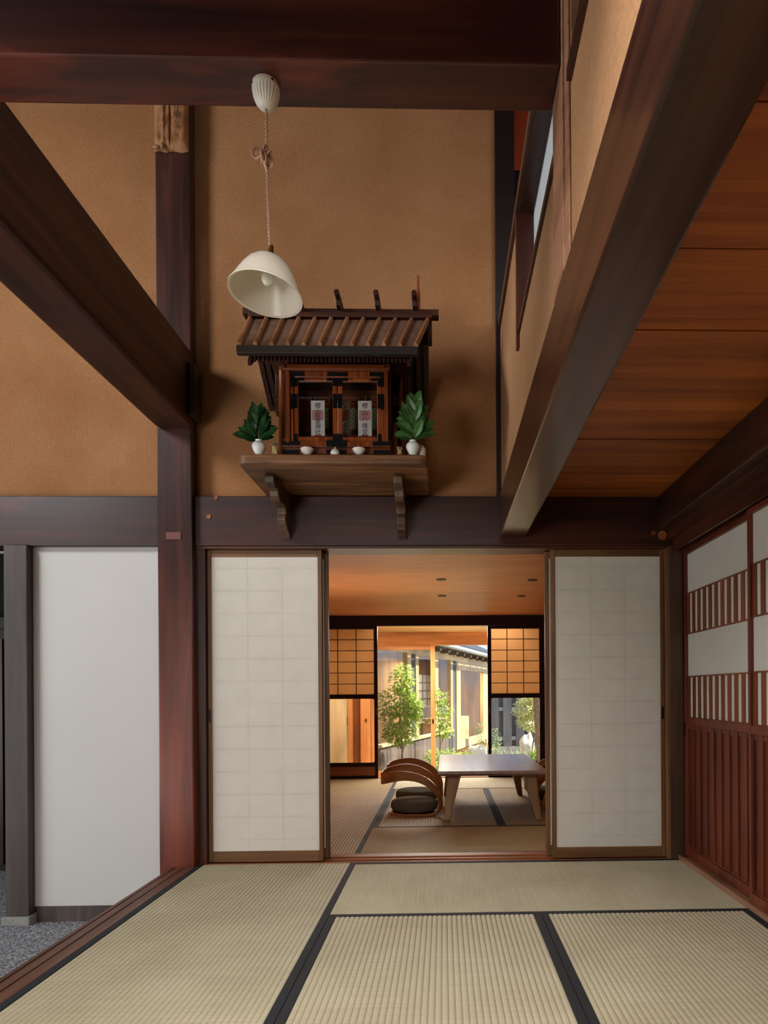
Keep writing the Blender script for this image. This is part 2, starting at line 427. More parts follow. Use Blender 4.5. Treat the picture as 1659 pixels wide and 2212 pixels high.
# upper plaster walls over the great beams
struct('wall_back_left', B(-5, -1.575, 3.775, 3.9, 2.045, 4.6), 'plaster')
struct('wall_back_centre', B(-1.575, .31, 3.775, 3.9, 2.045, 4.6), 'plaster')
struct('wall_back_white', B(-2.274, -1.559, 3.765, 3.86, -.225, 1.77), 'whitewall')
struct('baseboard_back', B(-2.26, -1.575, 3.755, 3.86, -.31, -.225), 'greypost')
struct('wall_left', B(-5.1, -5, -3, 3.9, -.31, 4.6), 'plaster_f')
struct('wall_rear', B(-5.1, 3, -3.1, -3, -.31, 4.6), 'plaster_f')
# right-hand upper wall: plaster around the upper window
XW = .335
w = MB()
w.box(XW, .395, -.5, 3.745, 2.05, 2.495).box(XW, .395, 2.86, 3.745, 2.495, 2.985).box(XW, .395, 1.68, 1.89, 2.495, 2.985)
struct('wall_right_upper', w, 'plaster_f')
struct('wall_upper_back', B(.42, 3, 3.8, 3.9, 3.93, 4.6), 'red_wall')
struct('wall_upper_dark', B(.42, 3, 3.8, 3.9, 2.1, 3.93), 'beam_black')
struct('wall_right_far', B(3, 3.1, -3, 3.9, 2.1, 4.6), 'plaster_f')
struct('wall_upper_shade', B(.396, .42, -.5, 1.68, 2.525, 4.6), 'beam_black')  # near-black sheet in place of the dark inside the open gallery
# upper window: frosted pane, reveal and jamb
wf = MB(); wf.box(.336, .40, 1.89, 3.745, 2.985, 3.0)
win = struct('window_1', B(.398, .404, 1.89, 2.86, 2.495, 2.985), 'pane_gray')
struct('sill', B(.325, .395, 1.89, 2.83, 2.47, 2.495), 'timber_y', parent=win)
struct('jamb', B(.323, .40, 2.82, 2.86, 2.415, 2.985), 'timber_z', parent=win)
struct('header', wf, 'timber_y', parent=win)
struct('trim_1', B(.322, .37, 1.90, 3.745, 3.0, 3.045), 'rail')
struct('trim_2', B(.322, .40, -.5, 1.68, 2.495, 2.525), 'timber_y')
struct('wall_right_end', B(1.353, 1.43, 3.72, 3.90, -.3, 2.04), 'timber_z')
# roof over everything indoors
struct('ceiling_roof', B(-5.1, 3.1, -3.1, 3.9, 4.6, 4.75), 'beam_black')
struct('wall_right', B(1.43, 1.5, -3, 3.90, 0, 2.04), 'plaster_b')
struct('wall_right_hall', B(1.6, 1.65, -3, 3.9, -.3, 2.04), 'plaster_b')
# entry passage behind the grey post
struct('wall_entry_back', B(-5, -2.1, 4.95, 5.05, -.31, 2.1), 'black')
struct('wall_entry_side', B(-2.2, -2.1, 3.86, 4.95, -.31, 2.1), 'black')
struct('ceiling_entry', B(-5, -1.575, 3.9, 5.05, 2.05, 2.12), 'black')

# ------------------------------------------------------------------ great timbers
def timber(name, label, cat, mb, mat, bevel=.006, group=None):
    o = mb.build(name, mat, bevel=bevel); return tag(o, label, cat, group)
pl = thing('pillar', 'thick reddish lacquered square pillar beside the white wall, from tatami to roof', 'pillar', (-1.467, 3.745, -.3))
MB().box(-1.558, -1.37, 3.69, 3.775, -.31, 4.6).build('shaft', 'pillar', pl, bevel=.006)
MB().box(-1.51, -1.43, 3.686, 3.70, 1.795, 1.835).build('plug', 'plug', pl)
timber('pillar', 'grey-brown post standing on a concrete block left of the white wall', 'pillar', B(-2.40, -2.275, 3.71, 3.86, -.262, 1.77), 'greypost', .004)
tag(B(-2.415, -2.265, 3.695, 3.875, -.31, -.262).build('footing_block', 'concrete', bevel=.004), 'rough concrete block under the grey-brown post', 'footing')
timber('pillar', 'slim brown corner post between the right paper panel and the battened side door', 'pillar', B(1.275, 1.352, 3.72, 3.86, 0, 1.77), 'corner', .003)
timber('pillar', 'dark corner post high beside the ochre wall, behind the upper window', 'pillar', B(.31, .42, 3.745, 3.90, 2.05, 4.6), 'beam_black', .003)
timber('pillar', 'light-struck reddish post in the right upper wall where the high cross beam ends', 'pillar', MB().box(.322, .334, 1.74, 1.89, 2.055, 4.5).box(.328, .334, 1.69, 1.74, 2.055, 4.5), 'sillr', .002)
gb = MB().box(-5, -1.566, 3.725, 3.90, 1.77, 2.045)
timber('lintel_beam', 'dark grey-brown lintel beam over the white wall, left of the pillar', 'beam', gb, 'timber_x')
tb = thing('lintel_beam', 'broad dark lintel beam over the paper sliding panels and doorway, below the shrine shelf', 'beam', (-.01, 3.80, 1.77))
MB().box(-1.369, 1.35, 3.725, 3.90, 1.77, 2.045).build('timber', 'timber_x', tb, bevel=.005)
for x, z in ((-1.25, 2.035), (-1.29, 1.93), (-.225 - .02, 1.96), (-.235, 1.87), (1.24, 1.825), (1.19, 1.84), (1.225, 1.90)):
    r = .012 if z > 1.83 or x < 1.2 else .026
    MB().lathe([(r, 0), (r, .006), (0, .006)], 14, mat=Matrix.Translation((x, 3.727, z)) @ Matrix.Rotation(rad(90), 4, 'X')).build('peg', 'sill', tb)
timber('cross_beam', 'massive dark cross beam overhead that carries the pendant lamp', 'beam', B(-3.2, .321, 1.755, 1.90, 2.607, 3.0), 'cross', .006)
hb = thing('ceiling_beam', 'heavy dark beam at upper left running into the lacquered pillar', 'beam', (-1.455, 2.85, 2.405))
MB().box(-1.56, -1.345, 1.901, 3.689, 2.405, 2.80).build('timber', 'beam_l', hb, bevel=.02)
MB().box(-1.344, -1.312, 3.56, 3.70, 2.42, 2.72).build('tenon_block', 'beam_black', hb, bevel=.03, seg=1)
timber('ceiling_beam', 'long brown beam edging the low board ceiling, its underside shining near the lintel', 'beam', B(.321, .468, -.5, 3.724, 1.812, 2.05), 'beam_b', .008)
timber('ceiling_beam', 'nearly black beam above the battened doors on the right', 'beam', B(1.21, 1.352, -.5, 3.724, 1.856, 2.039), 'timber_y', .006)
# ceiling boards
ys = [3.724, 3.32, 2.87, 2.46, 2.0, 1.63, 1.22, .8, .4, -.1, -.5]
cl = MB()
for a, b in zip(ys[1:], ys): cl.box(.469, 1.60, a + .003, b - .003, 2.04 + .004 * R.random(), 2.075)
cl.box(.469, 1.6, -.5, 3.72, 2.075, 2.10)
struct('ceiling', cl, 'ceil')

# ------------------------------------------------------------------ door tracks and right-hand doors
k = MB(); k.box(1.27, 1.43, -.5, 3.719, 1.80, 1.855).box(1.30, 1.315, -.5, 3.719, 1.735, 1.80).box(1.352, 1.362, -.5, 3.719, 1.735, 1.80).box(1.40, 1.43, -.5, 3.719, 1.735, 1.80)
struct('trim_3', k, 'kamoi')
s = MB(); s.box(1.32, 1.43, -.5, 3.719, -.05, .012).box(1.318, 1.332, -.5, 3.719, .012, .026).box(1.37, 1.38, -.5, 3.719, .012, .022)
struct('trim_4', s, 'sillr')
def side_door(label, x, y0, y1):
    d = thing('sliding_door', label, 'door', (x, (y0 + y1) / 2, .026), 'battened side doors'); st = .034; t = .014
    f = MB(); f.box(x - t, x + t, y0, y0 + st, .026, 1.735).box(x - t, x + t, y1 - st * .7, y1, .026, 1.735)
    f.box(x - t, x + t, y0 + st, y1 - st * .7, 1.71, 1.735).box(x - t, x + t, y0 + st, y1 - st * .7, .76, .80).box(x - t, x + t, y0 + st, y1 - st * .7, .026, .075)
    f.build('frame', 'red', d, bevel=.002)
    ya, yb = y0 + st, y1 - st * .7
    B(x + .002, x + .008, ya, yb, .80, 1.71).build('paper', 'fusuma_r', d)
    g = MB()
    for z0, z1 in ((1.267, 1.49), (.80, 1.027)):
        g.box(x - .005, x + .002, ya, yb, z0 - .004, z0 + .003).box(x - .005, x + .002, ya, yb, z1 - .003, z1 + .004)
        n = 11; p = (yb - ya) / n
        for i in range(n): g.box(x - .003, x + .002, ya + i * p + p * .52, ya + (i + 1) * p, z0 + .003, z1 - .003)
    g.build('slat_panel', 'slat', d)
    B(x + .0, x + .008, ya, yb, .075, .76).build('board', 'red', d)
    b = MB(); n = 9; p = (yb - ya) / n
    for i in range(n + 1): 
        yy = min(max(ya + i * p, ya + .006), yb - .006); b.box(x - .010, x, yy - .006, yy + .006, .075, .76)
    b.box(x - .006, x, ya, yb, .735, .76).box(x - .006, x, ya, yb, .075, .09)
    b.build('batten', 'red', d, bevel=.0015)
    return d
d = side_door('reddish battened side door with two slatted paper bands, next to the corner post', 1.370, 2.84, 3.719)
B(1.353, 1.356, 3.70, 3.712, .70, .77).build('pull', 'fitting', d)
side_door('nearer battened side door with slatted paper bands, cut by the right edge', 1.340, 1.99, 2.868)

# ------------------------------------------------------------------ paper sliding panels in the back wall
h = MB(); h.box(-1.37, 1.275, 3.735, 3.90, 1.755, 1.769)
struct('trim_5', h, 'kamoi_x')
s = MB(); s.box(-1.37, 1.275, 3.742, 3.93, -.05, -.004).box(-1.37, 1.275, 3.80, 3.815, -.004, .004).box(-1.37, 1.275, 3.855, 3.93, -.004, .006).box(-1.37, 1.275, 3.742, 3.752, -.004, .003)
struct('trim_6', s, 'sill')
def paper_door(label, x0, x1, y, pull_side=None, back=False):
    z0, z1 = 0.004, 1.755; t = .014; a = .024
    d = thing('sliding_door', label, 'door', ((x0 + x1) / 2, y, z0), 'white paper sliding panels')
    f = MB(); f.box(x0, x0 + a, y - t, y + t, z0, z1).box(x1 - a, x1, y - t, y + t, z0, z1)
    f.build('stile', 'frame', d, bevel=.003)
    f = MB(); f.box(x0 + a, x1 - a, y - t, y + t, z1 - .04, z1).box(x0 + a, x1 - a, y - t, y + t, z0, z0 + .062)
    f.build('rail', 'frame_x', d, bevel=.003)
    # paper origin: rows and columns of the hidden lattice line up with its edges
    p = MB().box(x0 + a, x1 - a, y - t + .004, y + t - .004, z0 + .062, z1 - .04).build('paper', 'fusuma', d)
    q = .93
    if pull_side: 
        xx = x0 + .004 if pull_side < 0 else x1 - a + .004
        B(xx, xx + .014, y - t - .0015, y - t, .79, .86).build('pull', 'fitting', d)
    return d
paper_door('white paper sliding panel left of the doorway, beside the lacquered pillar', -1.317, -.678, 3.78, -1)
paper_door('white paper sliding panel right of the doorway, beside the corner post', .615, 1.262, 3.78, 1)
paper_door('sliding panel slid behind the left paper panel, only its edge showing', -1.28, -.652, 3.836)
paper_door('sliding panel slid behind the right paper panel, only its edge showing', .588, 1.24, 3.836)
struct('trim_7', B(-1.37, -1.319, 3.74, 3.86, .004, 1.755), 'timber_z')
struct('trim_8', B(1.263, 1.275, 3.72, 3.86, .004, 1.755), 'frame')

# ------------------------------------------------------------------ tatami
def make_mat(label, x0, x1, y0, y1, long, z=0.0, rib=.0205, amp=.0046, bw=.03, mk='tat_'):
    d = thing('tatami_mat', label, 'tatami mat', ((x0 + x1) / 2, (y0 + y1) / 2, z - .055), 'tatami mats of the back room' if mk == 'tat_b' or y0 > 4 else 'tatami mats of the front room')
    x0 += .001; x1 -= .001; y0 += .001; y1 -= .001
    m = MB()
    if long == 'y': a0, a1, b0, b1 = x0 + bw, x1 - bw, y0, y1
    else: a0, a1, b0, b1 = y0 + bw, y1 - bw, x0, x1
    n = max(1, round((a1 - a0) / rib)); w = (a1 - a0) / n; prof = []
    for i in range(n):
        for t, hh in ((0, 0), (.07, .55), (.2, .86), (.38, .99), (.5, 1), (.62, .99), (.8, .86), (.93, .55)):
            prof.append((a0 + (i + t) * w, z - amp + amp * hh))
    prof.append((a1, z - amp)); prof += [(a1, z - .055), (a0, z - .055)]
    if long == 'y': m.prism(prof, 'y', b0, b1)
    else: m.prism(prof, 'x', b0, b1)
    recalc(m.build('rush_cover', mk + long, d, smooth=True))
    for q0, q1 in (((x0, x0 + bw), (x1 - bw, x1)) if long == 'y' else ((y0, y0 + bw), (y1 - bw, y1))):
        e = MB()
        if long == 'y': e.box(q0, q1, y0, y1, z - .055, z + .001)
        else: e.box(x0, x1, q0, q1, z - .055, z + .001)
        e.build('border', 'black_cloth', d, bevel=.0015)
    return d
make_mat('straw tatami mat along the left wooden rail, in front of the pillar and left panel', -1.368, -.493, 1.92, 3.741, 'y')
make_mat('straw tatami mat lying crosswise in front of the doorway threshold', -.493, 1.32, 2.84, 3.741, 'x')
make_mat('straw tatami mat in the middle of the foreground, ribs running to the camera', -.493, .412, 1.02, 2.84, 'y')
make_mat('straw tatami mat at lower right, beside the battened doors', .412, 1.32, 1.02, 2.84, 'y')
make_mat('straw tatami mat nearest the camera at the lower left edge', -1.368, -.493, 1.0, 1.92, 'y')
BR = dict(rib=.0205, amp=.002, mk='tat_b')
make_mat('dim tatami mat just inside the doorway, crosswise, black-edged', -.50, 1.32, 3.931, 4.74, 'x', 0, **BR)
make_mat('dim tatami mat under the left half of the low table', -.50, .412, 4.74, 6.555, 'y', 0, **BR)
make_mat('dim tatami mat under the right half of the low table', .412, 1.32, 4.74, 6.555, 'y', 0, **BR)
make_mat('pale-lit tatami mat at the far end of the back room, crosswise', -.50, 1.32, 6.555, 7.43, 'x', 0, rib=.0205, amp=.002)  # paler front rush here, sky reflection put into the colour
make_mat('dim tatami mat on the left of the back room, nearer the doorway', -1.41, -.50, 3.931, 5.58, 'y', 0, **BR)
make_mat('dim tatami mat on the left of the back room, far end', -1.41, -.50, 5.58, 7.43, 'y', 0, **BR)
# wooden edge rail with grooves towards the entry
r = MB(); r.box(-1.492, -1.369, -3, 3.689, -.31, -.010)
for a, b in ((-1.492, -1.474), (-1.466, -1.428), (-1.420, -1.369)): r.box(a, b, -3, 3.689, -.010, 0)
struct('trim_9', r, 'rail')

# ================================================================== BACK ROOM
struct('wall_back_room_left', B(-1.47, -1.415, 3.93, 7.40, -.05, 1.80), 'plaster_b')
struct('wall_back_room_right', B(1.36, 1.42, 3.93, 7.40, -.05, 1.80), 'plaster_b')
struct('wall_front_of_back_room_left', B(-1.6, -1.37, 3.90, 3.93, -.05, 1.8), 'plaster_b')
struct('ceiling_back_room', B(-1.47, 1.42, 3.93, 7.46, 1.80, 1.86), 'ceil_b')
struct('ceiling_back_room_void', B(-1.47, 1.42, 3.90, 3.93, 1.755, 2.1), 'ceil_b')
struct('trim_10', B(-1.415, 1.36, 7.38, 7.46, 1.688, 1.80), 'lacquer')
struct('trim_11', B(-1.415, 1.36, 7.43, 7.50, -.06, .006), 'orange_x')
for i, (x, y) in enumerate(((-.01, 5.02), (.685, 5.05), (-.005, 5.87), (.70, 5.9))):
    lb = ['nearer left', 'nearer right', 'farther left', 'farther right'][i]
    d = thing('downlight', f'small round recessed black downlight in the cedar ceiling, {lb} of four', 'downlight', (x, y, 1.793), 'recessed ceiling downlights')
    MB().lathe([(.034, 0), (.038, 0), (.038, .006), (.034, .006)], 24, (x, y, 1.794), closed=True).build('ring', 'ringm', d, smooth=True)
    MB().lathe([(.034, .0), (.034, .004), (0, .004)], 24, (x, y, 1.7955)).build('lens', 'blackpit', d, smooth=True)
# snow-viewing shoji
def rounded(x0, x1, z0, z1, r, n=5):
    p = []
    for cx, cz, a0 in ((x1 - r, z0 + r, -90), (x1 - r, z1 - r, 0), (x0 + r, z1 - r, 90), (x0 + r, z0 + r, 180)):
        for i in range(n + 1):
            a = rad(a0 + 90 * i / n); p.append((cx + r * math.cos(a), cz + r * math.sin(a)))
    return p
def frame_hole(mb, X0, X1, Z0, Z1, hole, y0, y1):   # rectangular board with a rounded hole
    n = len(hole); out = []
    cx = (X0 + X1) / 2; cz = (Z0 + Z1) / 2
    for px, pz in hole:
        dx, dz = px - cx, pz - cz
        t = min(((X1 - cx) / abs(dx)) if dx else 9e9, ((Z1 - cz) / abs(dz)) if dz else 9e9); out.append((cx + dx * t, cz + dz * t))
    vs = [(p[0], y0, p[1]) for p in hole] + [(p[0], y0, p[1]) for p in out] + [(p[0], y1, p[1]) for p in hole] + [(p[0], y1, p[1]) for p in out]
    fs = []
    for i in range(n):
        j = (i + 1) % n
        fs += [(i, j, n + j, n + i), (2 * n + j, 2 * n + i, 3 * n + i, 3 * n + j), (j, i, 2 * n + i, 2 * n + j), (n + i, n + j, 3 * n + j, 3 * n + i)]
    mb.add(vs, fs)
    for X, Z in ((X0, Z0), (X1, Z0), (X1, Z1), (X0, Z1)):   # fill the cut corners
        near = sorted(out, key=lambda p: (p[0] - X) ** 2 + (p[1] - Z) ** 2)[:2]
        tri = [(X, Z), near[0], near[1]]
        mb.add([(p[0], y0, p[1]) for p in tri] + [(p[0], y1, p[1]) for p in tri], [(0, 1, 2), (5, 4, 3)])
def snow_shoji(label, x0, x1, y, low):
    d = thing('shoji_screen', label, 'shoji screen', ((x0 + x1) / 2, y, .006), 'far shoji screens'); t = .016; a = .033
    f = MB(); f.box(x0, x0 + a, y - t, y + t, .006, 1.687).box(x1 - a, x1, y - t, y + t, .006, 1.687)
    f.box(x0 + a, x1 - a, y - t, y + t, 1.66, 1.687).box(x0 + a, x1 - a, y - t, y + t, .896, .925).box(x0 + a, x1 - a, y - t, y + t, .006, .03).box(x0 + a, x1 - a, y - t, y + t, low - .045, low - .012)
    frame_hole(f, x0 + a, x1 - a, low - .012, .896, rounded(x0 + a + .004, x1 - a - .006, low, .882, .02), y - t + .004, y + t - .004)
    recalc(f.build('frame', 'lacquer', d))
    B(x0 + a, x1 - a, y + .004, y + .007, .925, 1.66).build('paper', 'shoji', d)
    g = MB(); W = (x1 - x0 - 2 * a); H = 1.66 - .925
    for i in (1, 2): g.box(x0 + a + W * i / 3 - .004, x0 + a + W * i / 3 + .004, y - .008, y + .004, .925, 1.66)
    for i in range(1, 6): g.box(x0 + a, x1 - a, y - .007, y + .004, .925 + H * i / 6 - .004, .925 + H * i / 6 + .004)
    g.box(x0 + a, x0 + a + .008, y - .008, y + .004, .925, 1.66).box(x1 - a - .008, x1 - a, y - .008, y + .004, .925, 1.66).box(x0 + a, x1 - a, y - .008, y + .004, .925, .933).box(x0 + a, x1 - a, y - .008, y + .004, 1.652, 1.66)
    g.build('lattice', 'kamoi_x', d)
    B(x0 + a, x1 - a, y - .002, y + .001, low - .012, .896).build('pane', 'glass', d)
    B(x0 + a, x1 - a, y - .006, y + .004, .03, low - .045).build('kick_board', 'sill', d)
    return d
d = snow_shoji('left far shoji screen, amber paper grid over a glass pane showing the pale closet', -1.40, -.725, 7.415, .175)
B(-.745, -.738, 7.397, 7.399, .70, .78).build('pull', 'brass', d)
d = snow_shoji('right far shoji screen, amber paper grid over a glass pane showing the garden', .497, 1.115, 7.415, .175)
B(.51, .517, 7.397, 7.399, .70, .78).build('pull', 'brass', d)
struct('trim_12', B(1.116, 1.36, 7.39, 7.46, .006, 1.688), 'lacquer')
# low table
tbl = thing('low_table', 'low oak table with splayed legs standing on the tatami of the back room', 'table', (.36, 5.54, 0))
tp = MB(); X0, X1, Y0, Y1 = -.045, .765, 4.86, 6.19
tp.hexa([(X0 + .02, Y0 + .02, .335), (X1 - .02, Y0 + .02, .335), (X1 - .02, Y1 - .02, .335), (X0 + .02, Y1 - .02, .335), (X0, Y0, .35), (X1, Y0, .35), (X1, Y1, .35), (X0, Y1, .35)])
tp.hexa([(X0, Y0, .35), (X1, Y0, .35), (X1, Y1, .35), (X0, Y1, .35), (X0 + .004, Y0 + .004, .372), (X1 - .004, Y0 + .004, .372), (X1 - .004, Y1 - .004, .372), (X0 + .004, Y1 - .004, .372)])
tp.build('tabletop', 'oak_top', tbl, bevel=.003)
for sx, x in ((-1, .02), (1, .70)):
    for sy, y in ((-1, 4.93), (1, 6.12)):
        xi = x + (.10 if sx < 0 else -.10); yi = y - sy * .10
        def q(cx, cy, wx, wy, z): return [(cx - wx, cy - wy, z), (cx + wx, cy - wy, z), (cx + wx, cy + wy, z), (cx - wx, cy + wy, z)]
        MB().hexa(q(x + sx * .0 , y + sy * 0, .022, .022, .0015) + q((x + xi) / 2 - sx * .01, (y + yi) / 2, .05, .045, .336)).build('leg', 'oak', tbl, bevel=.008, seg=3)
# legless floor chairs
def make_chair(label, loc, mirror):
    d = thing('floor_chair', label, 'chair', loc, 'bentwood floor chairs at the low table'); m = -1 if mirror else 1; L = Vector(loc)
    half = [((-.255, 0, .275), .052), ((-.25, .09, .28), .052), ((-.225, .17, .290), .05), ((-.15, .225, .308), .046), ((-.06, .245, .315), .041), ((.03, .25, .30), .036), ((.11, .248, .262), .031),
            ((.17, .244, .205), .027), ((.205, .238, .14), .024), ((.21, .23, .08), .022), ((.185, .22, .035), .021), ((.13, .21, .012), .02), ((.03, .2, .008), .02), ((-.1, .19, .008), .02), ((-.17, .12, .008), .02), ((-.185, 0, .008), .02)]
    def subdiv(h):
        pts = []
        for i in range(len(h) - 1):
            p0 = h[max(i - 1, 0)]; p1 = h[i]; p2 = h[i + 1]; p3 = h[min(i + 2, len(h) - 1)]
            for t in (0, .25, .5, .75):
                def cr(a, b, c, e): return .5 * ((2 * b) + (-a + c) * t + (2 * a - 5 * b + 4 * c - e) * t * t + (-a + 3 * b - 3 * c + e) * t ** 3)
                pts.append((tuple(cr(p0[0][k], p1[0][k], p2[0][k], p3[0][k]) for k in range(3)), cr(p0[1], p1[1], p2[1], p3[1])))
        return pts + [h[-1]]
    hp = subdiv(half)
    full = [((p[0], -p[1], p[2]), w) for p, w in reversed(hp[1:])] + hp
    P = [Vector((p[0] * m, p[1], p[2])) for p, w in full]; Wd = []; N = []
    for i, p in enumerate(P):
        t = (P[min(i + 1, len(P) - 1)] - P[max(i - 1, 0)]).normalized()
        out = Vector((p.x + .0 * m, p.y * .9, 0)).normalized() if Vector((p.x, p.y, 0)).length > 1e-3 else Vector((1, 0, 0))
        z = full[i][0][2]
        # band faces outward at the back, then lies flat under the seat
        k = max(0, min(1, (z - .02) / .08)); nrm = out * k + Vector((0, 0, -1)) * (1 - k)
        nrm = (nrm - t * nrm.dot(t)).normalized(); wv = t.cross(nrm).normalized()
        tilt = wv
        Wd.append(tilt * full[i][1] * .88); N.append(nrm * .0065)
    mb = MB().ribbon([p + L for p in P], Wd, N); recalc(mb.build('bentwood_back', 'bent', d, smooth=True, bevel=.002))
    prof = [(0, .015), (.15, .015), (.176, .022), (.186, .04), (.187, .07), (.178, .090), (.155, .101), (.10, .107), (0, .110)]
    MB().lathe(prof, 40, (loc[0] + .0 * m, loc[1], loc[2])).build('seat_cushion', 'cushion', d, smooth=True)
    return d
make_chair('bentwood floor chair with olive cushion left of the table, the nearer', (-.235, 5.32, 0), False)
make_chair('bentwood floor chair with olive cushion left of the table, the farther one', (-.235, 5.86, 0), False)
make_chair('bentwood floor chair right of the table, nearer, half hidden by the doorway', (.985, 5.30, 0), True)
make_chair('bentwood floor chair right of the table, farther one behind the leg', (.965, 5.86, 0), True)

# ================================================================== CORRIDOR BEYOND
struct('ceiling_corridor', B(-2.4, 2.2, 7.46, 9.3, 1.775, 1.85), 'pale_x')
struct('trim_13', B(-2.4, 2.2, 9.12, 9.28, 1.60, 1.775), 'orange_x')
struct('trim_14', B(-1.05, 2.2, 9.12, 9.28, -.4, -.195), 'orange_x')
cb = thing('closet', 'pale wood corridor closet with orange and brown uprights, seen through the left glass', 'closet', (-1.7, 9.0, -.24))
B(-2.35, -1.535, 8.98, 9.02, -.24, 1.775).build('panel', 'pale_w', cb)
B(-1.531, -1.275, 8.98, 9.02, -.24, 1.775).build('door', 'pale_w', cb)
B(-1.29, -1.283, 8.974, 8.98, .52, .62).build('pull', 'rail', cb)
B(-1.275, -1.215, 8.97, 9.03, -.24, 1.775).build('upright', 'orange_z', cb)
B(-1.215, -1.11, 8.99, 9.03, -.24, 1.775).build('recess_panel', 'brown_z', cb)
B(-1.11, -.985, 8.96, 9.03, -.24, 1.775).build('jamb', 'orange_z', cb)
MB().lathe([(.016, 0), (.016, .006), (0, .006)], 16, mat=Matrix.Translation((-1.035, 8.96, .58)) @ Matrix.Rotation(rad(90), 4, 'X') @ Matrix.Diagonal((.8, 1.6, 1, 1))).build('latch', 'brass', cb)
def glass_door(label, x0, x1, y):
    d = thing('glass_door', label, 'door', ((x0 + x1) / 2, y, -.195)); t = .018; a = .062
    f = MB(); f.box(x0, x0 + a, y - t, y + t, -.195, 1.60).box(x1 - a, x1, y - t, y + t, -.195, 1.60)
    f.build('stile', 'orange_z', d, bevel=.002)
    f = MB(); f.box(x0 + a, x1 - a, y - t, y + t, 1.535, 1.60).box(x0 + a, x1 - a, y - t, y + t, -.195, -.125)
    f.build('rail', 'orange_x', d, bevel=.002)
    B(x0 + a, x1 - a, y - .003, y + .003, -.125, 1.535).build('pane', 'glass', d); return d
d = glass_door('orange-framed sliding glass door to the garden, slid to the left', -.985, -.11, 9.18)
MB().lathe([(.014, 0), (.014, .006), (0, .006)], 16, mat=Matrix.Translation((-.142, 9.162, .55)) @ Matrix.Rotation(rad(90), 4, 'X') @ Matrix.Diagonal((.8, 2.6, 1, 1))).build('latch', 'fitting', d)
struct('wall_corridor_end', B(2.2, 2.3, 7.46, 9.3, -.4, 1.85), 'plaster_b')
struct('wall_corridor_left', B(-2.5, -2.4, 7.46, 9.3, -.4, 1.85), 'plaster_b')
struct('wall_corridor_back_left', B(-2.4, -.985, 9.12, 9.28, -.4, 1.6), 'plaster_b')
struct('ceiling_house_roof', B(-6, 5, 3.9, 9.35, 2.2, 2.35), 'tile')

# ================================================================== GARDEN
struct('ground_garden', B(-14, 14, 9.3, 26, -.55, -.47), 'gravel')
# neighbouring wing, its long side running away to the right
def fx(Y, off=0, z=0):   # point on the facade line, off = towards the garden
    n = Vector((1, -.282)).normalized(); x = -3.8 + .282 * Y; return (x + n.x * off, Y + n.y * off, z)
def slab(mb, Ya, Yb, o0, o1, z0, z1):
    a = fx(Ya, o1); b = fx(Yb, o1); c = fx(Yb, o0); e = fx(Ya, o0)
    return mb.hexa([(p[0], p[1], z0) for p in (a, b, c, e)] + [(p[0], p[1], z1) for p in (a, b, c, e)])
wg = thing('garden_wing', 'neighbouring wing with pale window frames and weathered lower boards across the garden', 'building', (fx(14)[0], 14, -.47))
m = MB(); Y = 9.5
while Y < 14.1: slab(m, Y, min(Y + .21, 14.1), -.04, .0 + .008 * (int(Y * 10) % 2), -.47, .12); Y += .22
m.build('board_wall', 'weathered', wg)
m = MB(); slab(m, 9.5, 14.15, -.05, .04, .12, .165).build('window_sill', 'pale_y', wg)
m = MB(); slab(m, 9.5, 17.6, -.05, .03, 1.62, 1.78).build('header', 'pale_y', wg)
for a, b in ((11.25, 11.45), (11.7, 11.85), (9.5, 9.6), (12.85, 13.05), (13.95, 14.1)): slab(MB(), a, b, -.05, .03, .165, 1.62).build('mullion', 'pale_z', wg)
slab(MB(), 11.45, 11.7, -.05, .0, .165, 1.62).build('post', 'fence', wg); slab(MB(), 14.1, 14.35, -.05, .02, -.47, 1.62).build('post', 'fence', wg)
for a, b in ((9.6, 11.25), (11.85, 12.85), (13.05, 13.95)): slab(MB(), a, b, -.012, -.006, .165, 1.62).build('pane', 'glass_far', wg)
m = MB()
for a, b, z0, z1 in ((14.4, 14.75, -.3, 1.62), (17.0, 17.35, -.3, 1.62), (14.75, 17.0, 1.45, 1.62), (14.75, 17.0, -.3, -.12)): slab(m, a, b, -.05, .03, z0, z1)
slab(m, 17.35, 18.6, -.05, .03, -.47, 1.62)
m.build('door_frame', 'pale_z', wg)
m = MB(); slab(m, 14.75, 17.0, -.012, -.006, -.12, 1.45).build('door_pane', 'glass_far', wg)
m = MB(); slab(m, 9.5, 18.6, -1.8, -1.75, -.47, 1.8); slab(m, 9.5, 18.6, -1.75, -.06, -.47, -.40); slab(m, 18.5, 18.6, -1.75, -.06, -.4, 1.8)
m.build('interior_wall', 'wing_in', wg)
m = MB(); slab(m, 14.9, 16.6, -.9, -.25, -.40, .35).build('counter', 'pale_x', wg)
m = MB(); slab(m, 14.9, 16.9, -1.0, -.9, .35, .62).build('backsplash', 'fence', wg)
m = MB(); slab(m, 9.5, 18.6, -1.8, .22, 1.80, 1.86); 
Y = 9.6
while Y < 18: slab(m, Y, Y + .12, .0, .2, 1.72, 1.80); Y += .6
m.build('eave', 'weathered', wg)
m = MB()
a = fx(9.4, .28); b = fx(18.7, .28); c = fx(18.7, -2.5); e = fx(9.4, -2.5)
m.hexa([(a[0], a[1], 1.86), (b[0], b[1], 1.86), (c[0], c[1], 3.0), (e[0], e[1], 3.0), (a[0], a[1], 1.93), (b[0], b[1], 1.93), (c[0], c[1], 3.1), (e[0], e[1], 3.1)])
m.build('roof', 'tile', wg)
m = MB(); pa = fx(9.4, .33, 1.84); pb = fx(18.7, .33, 1.82); m.tube([pa, pb], .045, 10); m.build('gutter', 'gutter', wg, smooth=True)
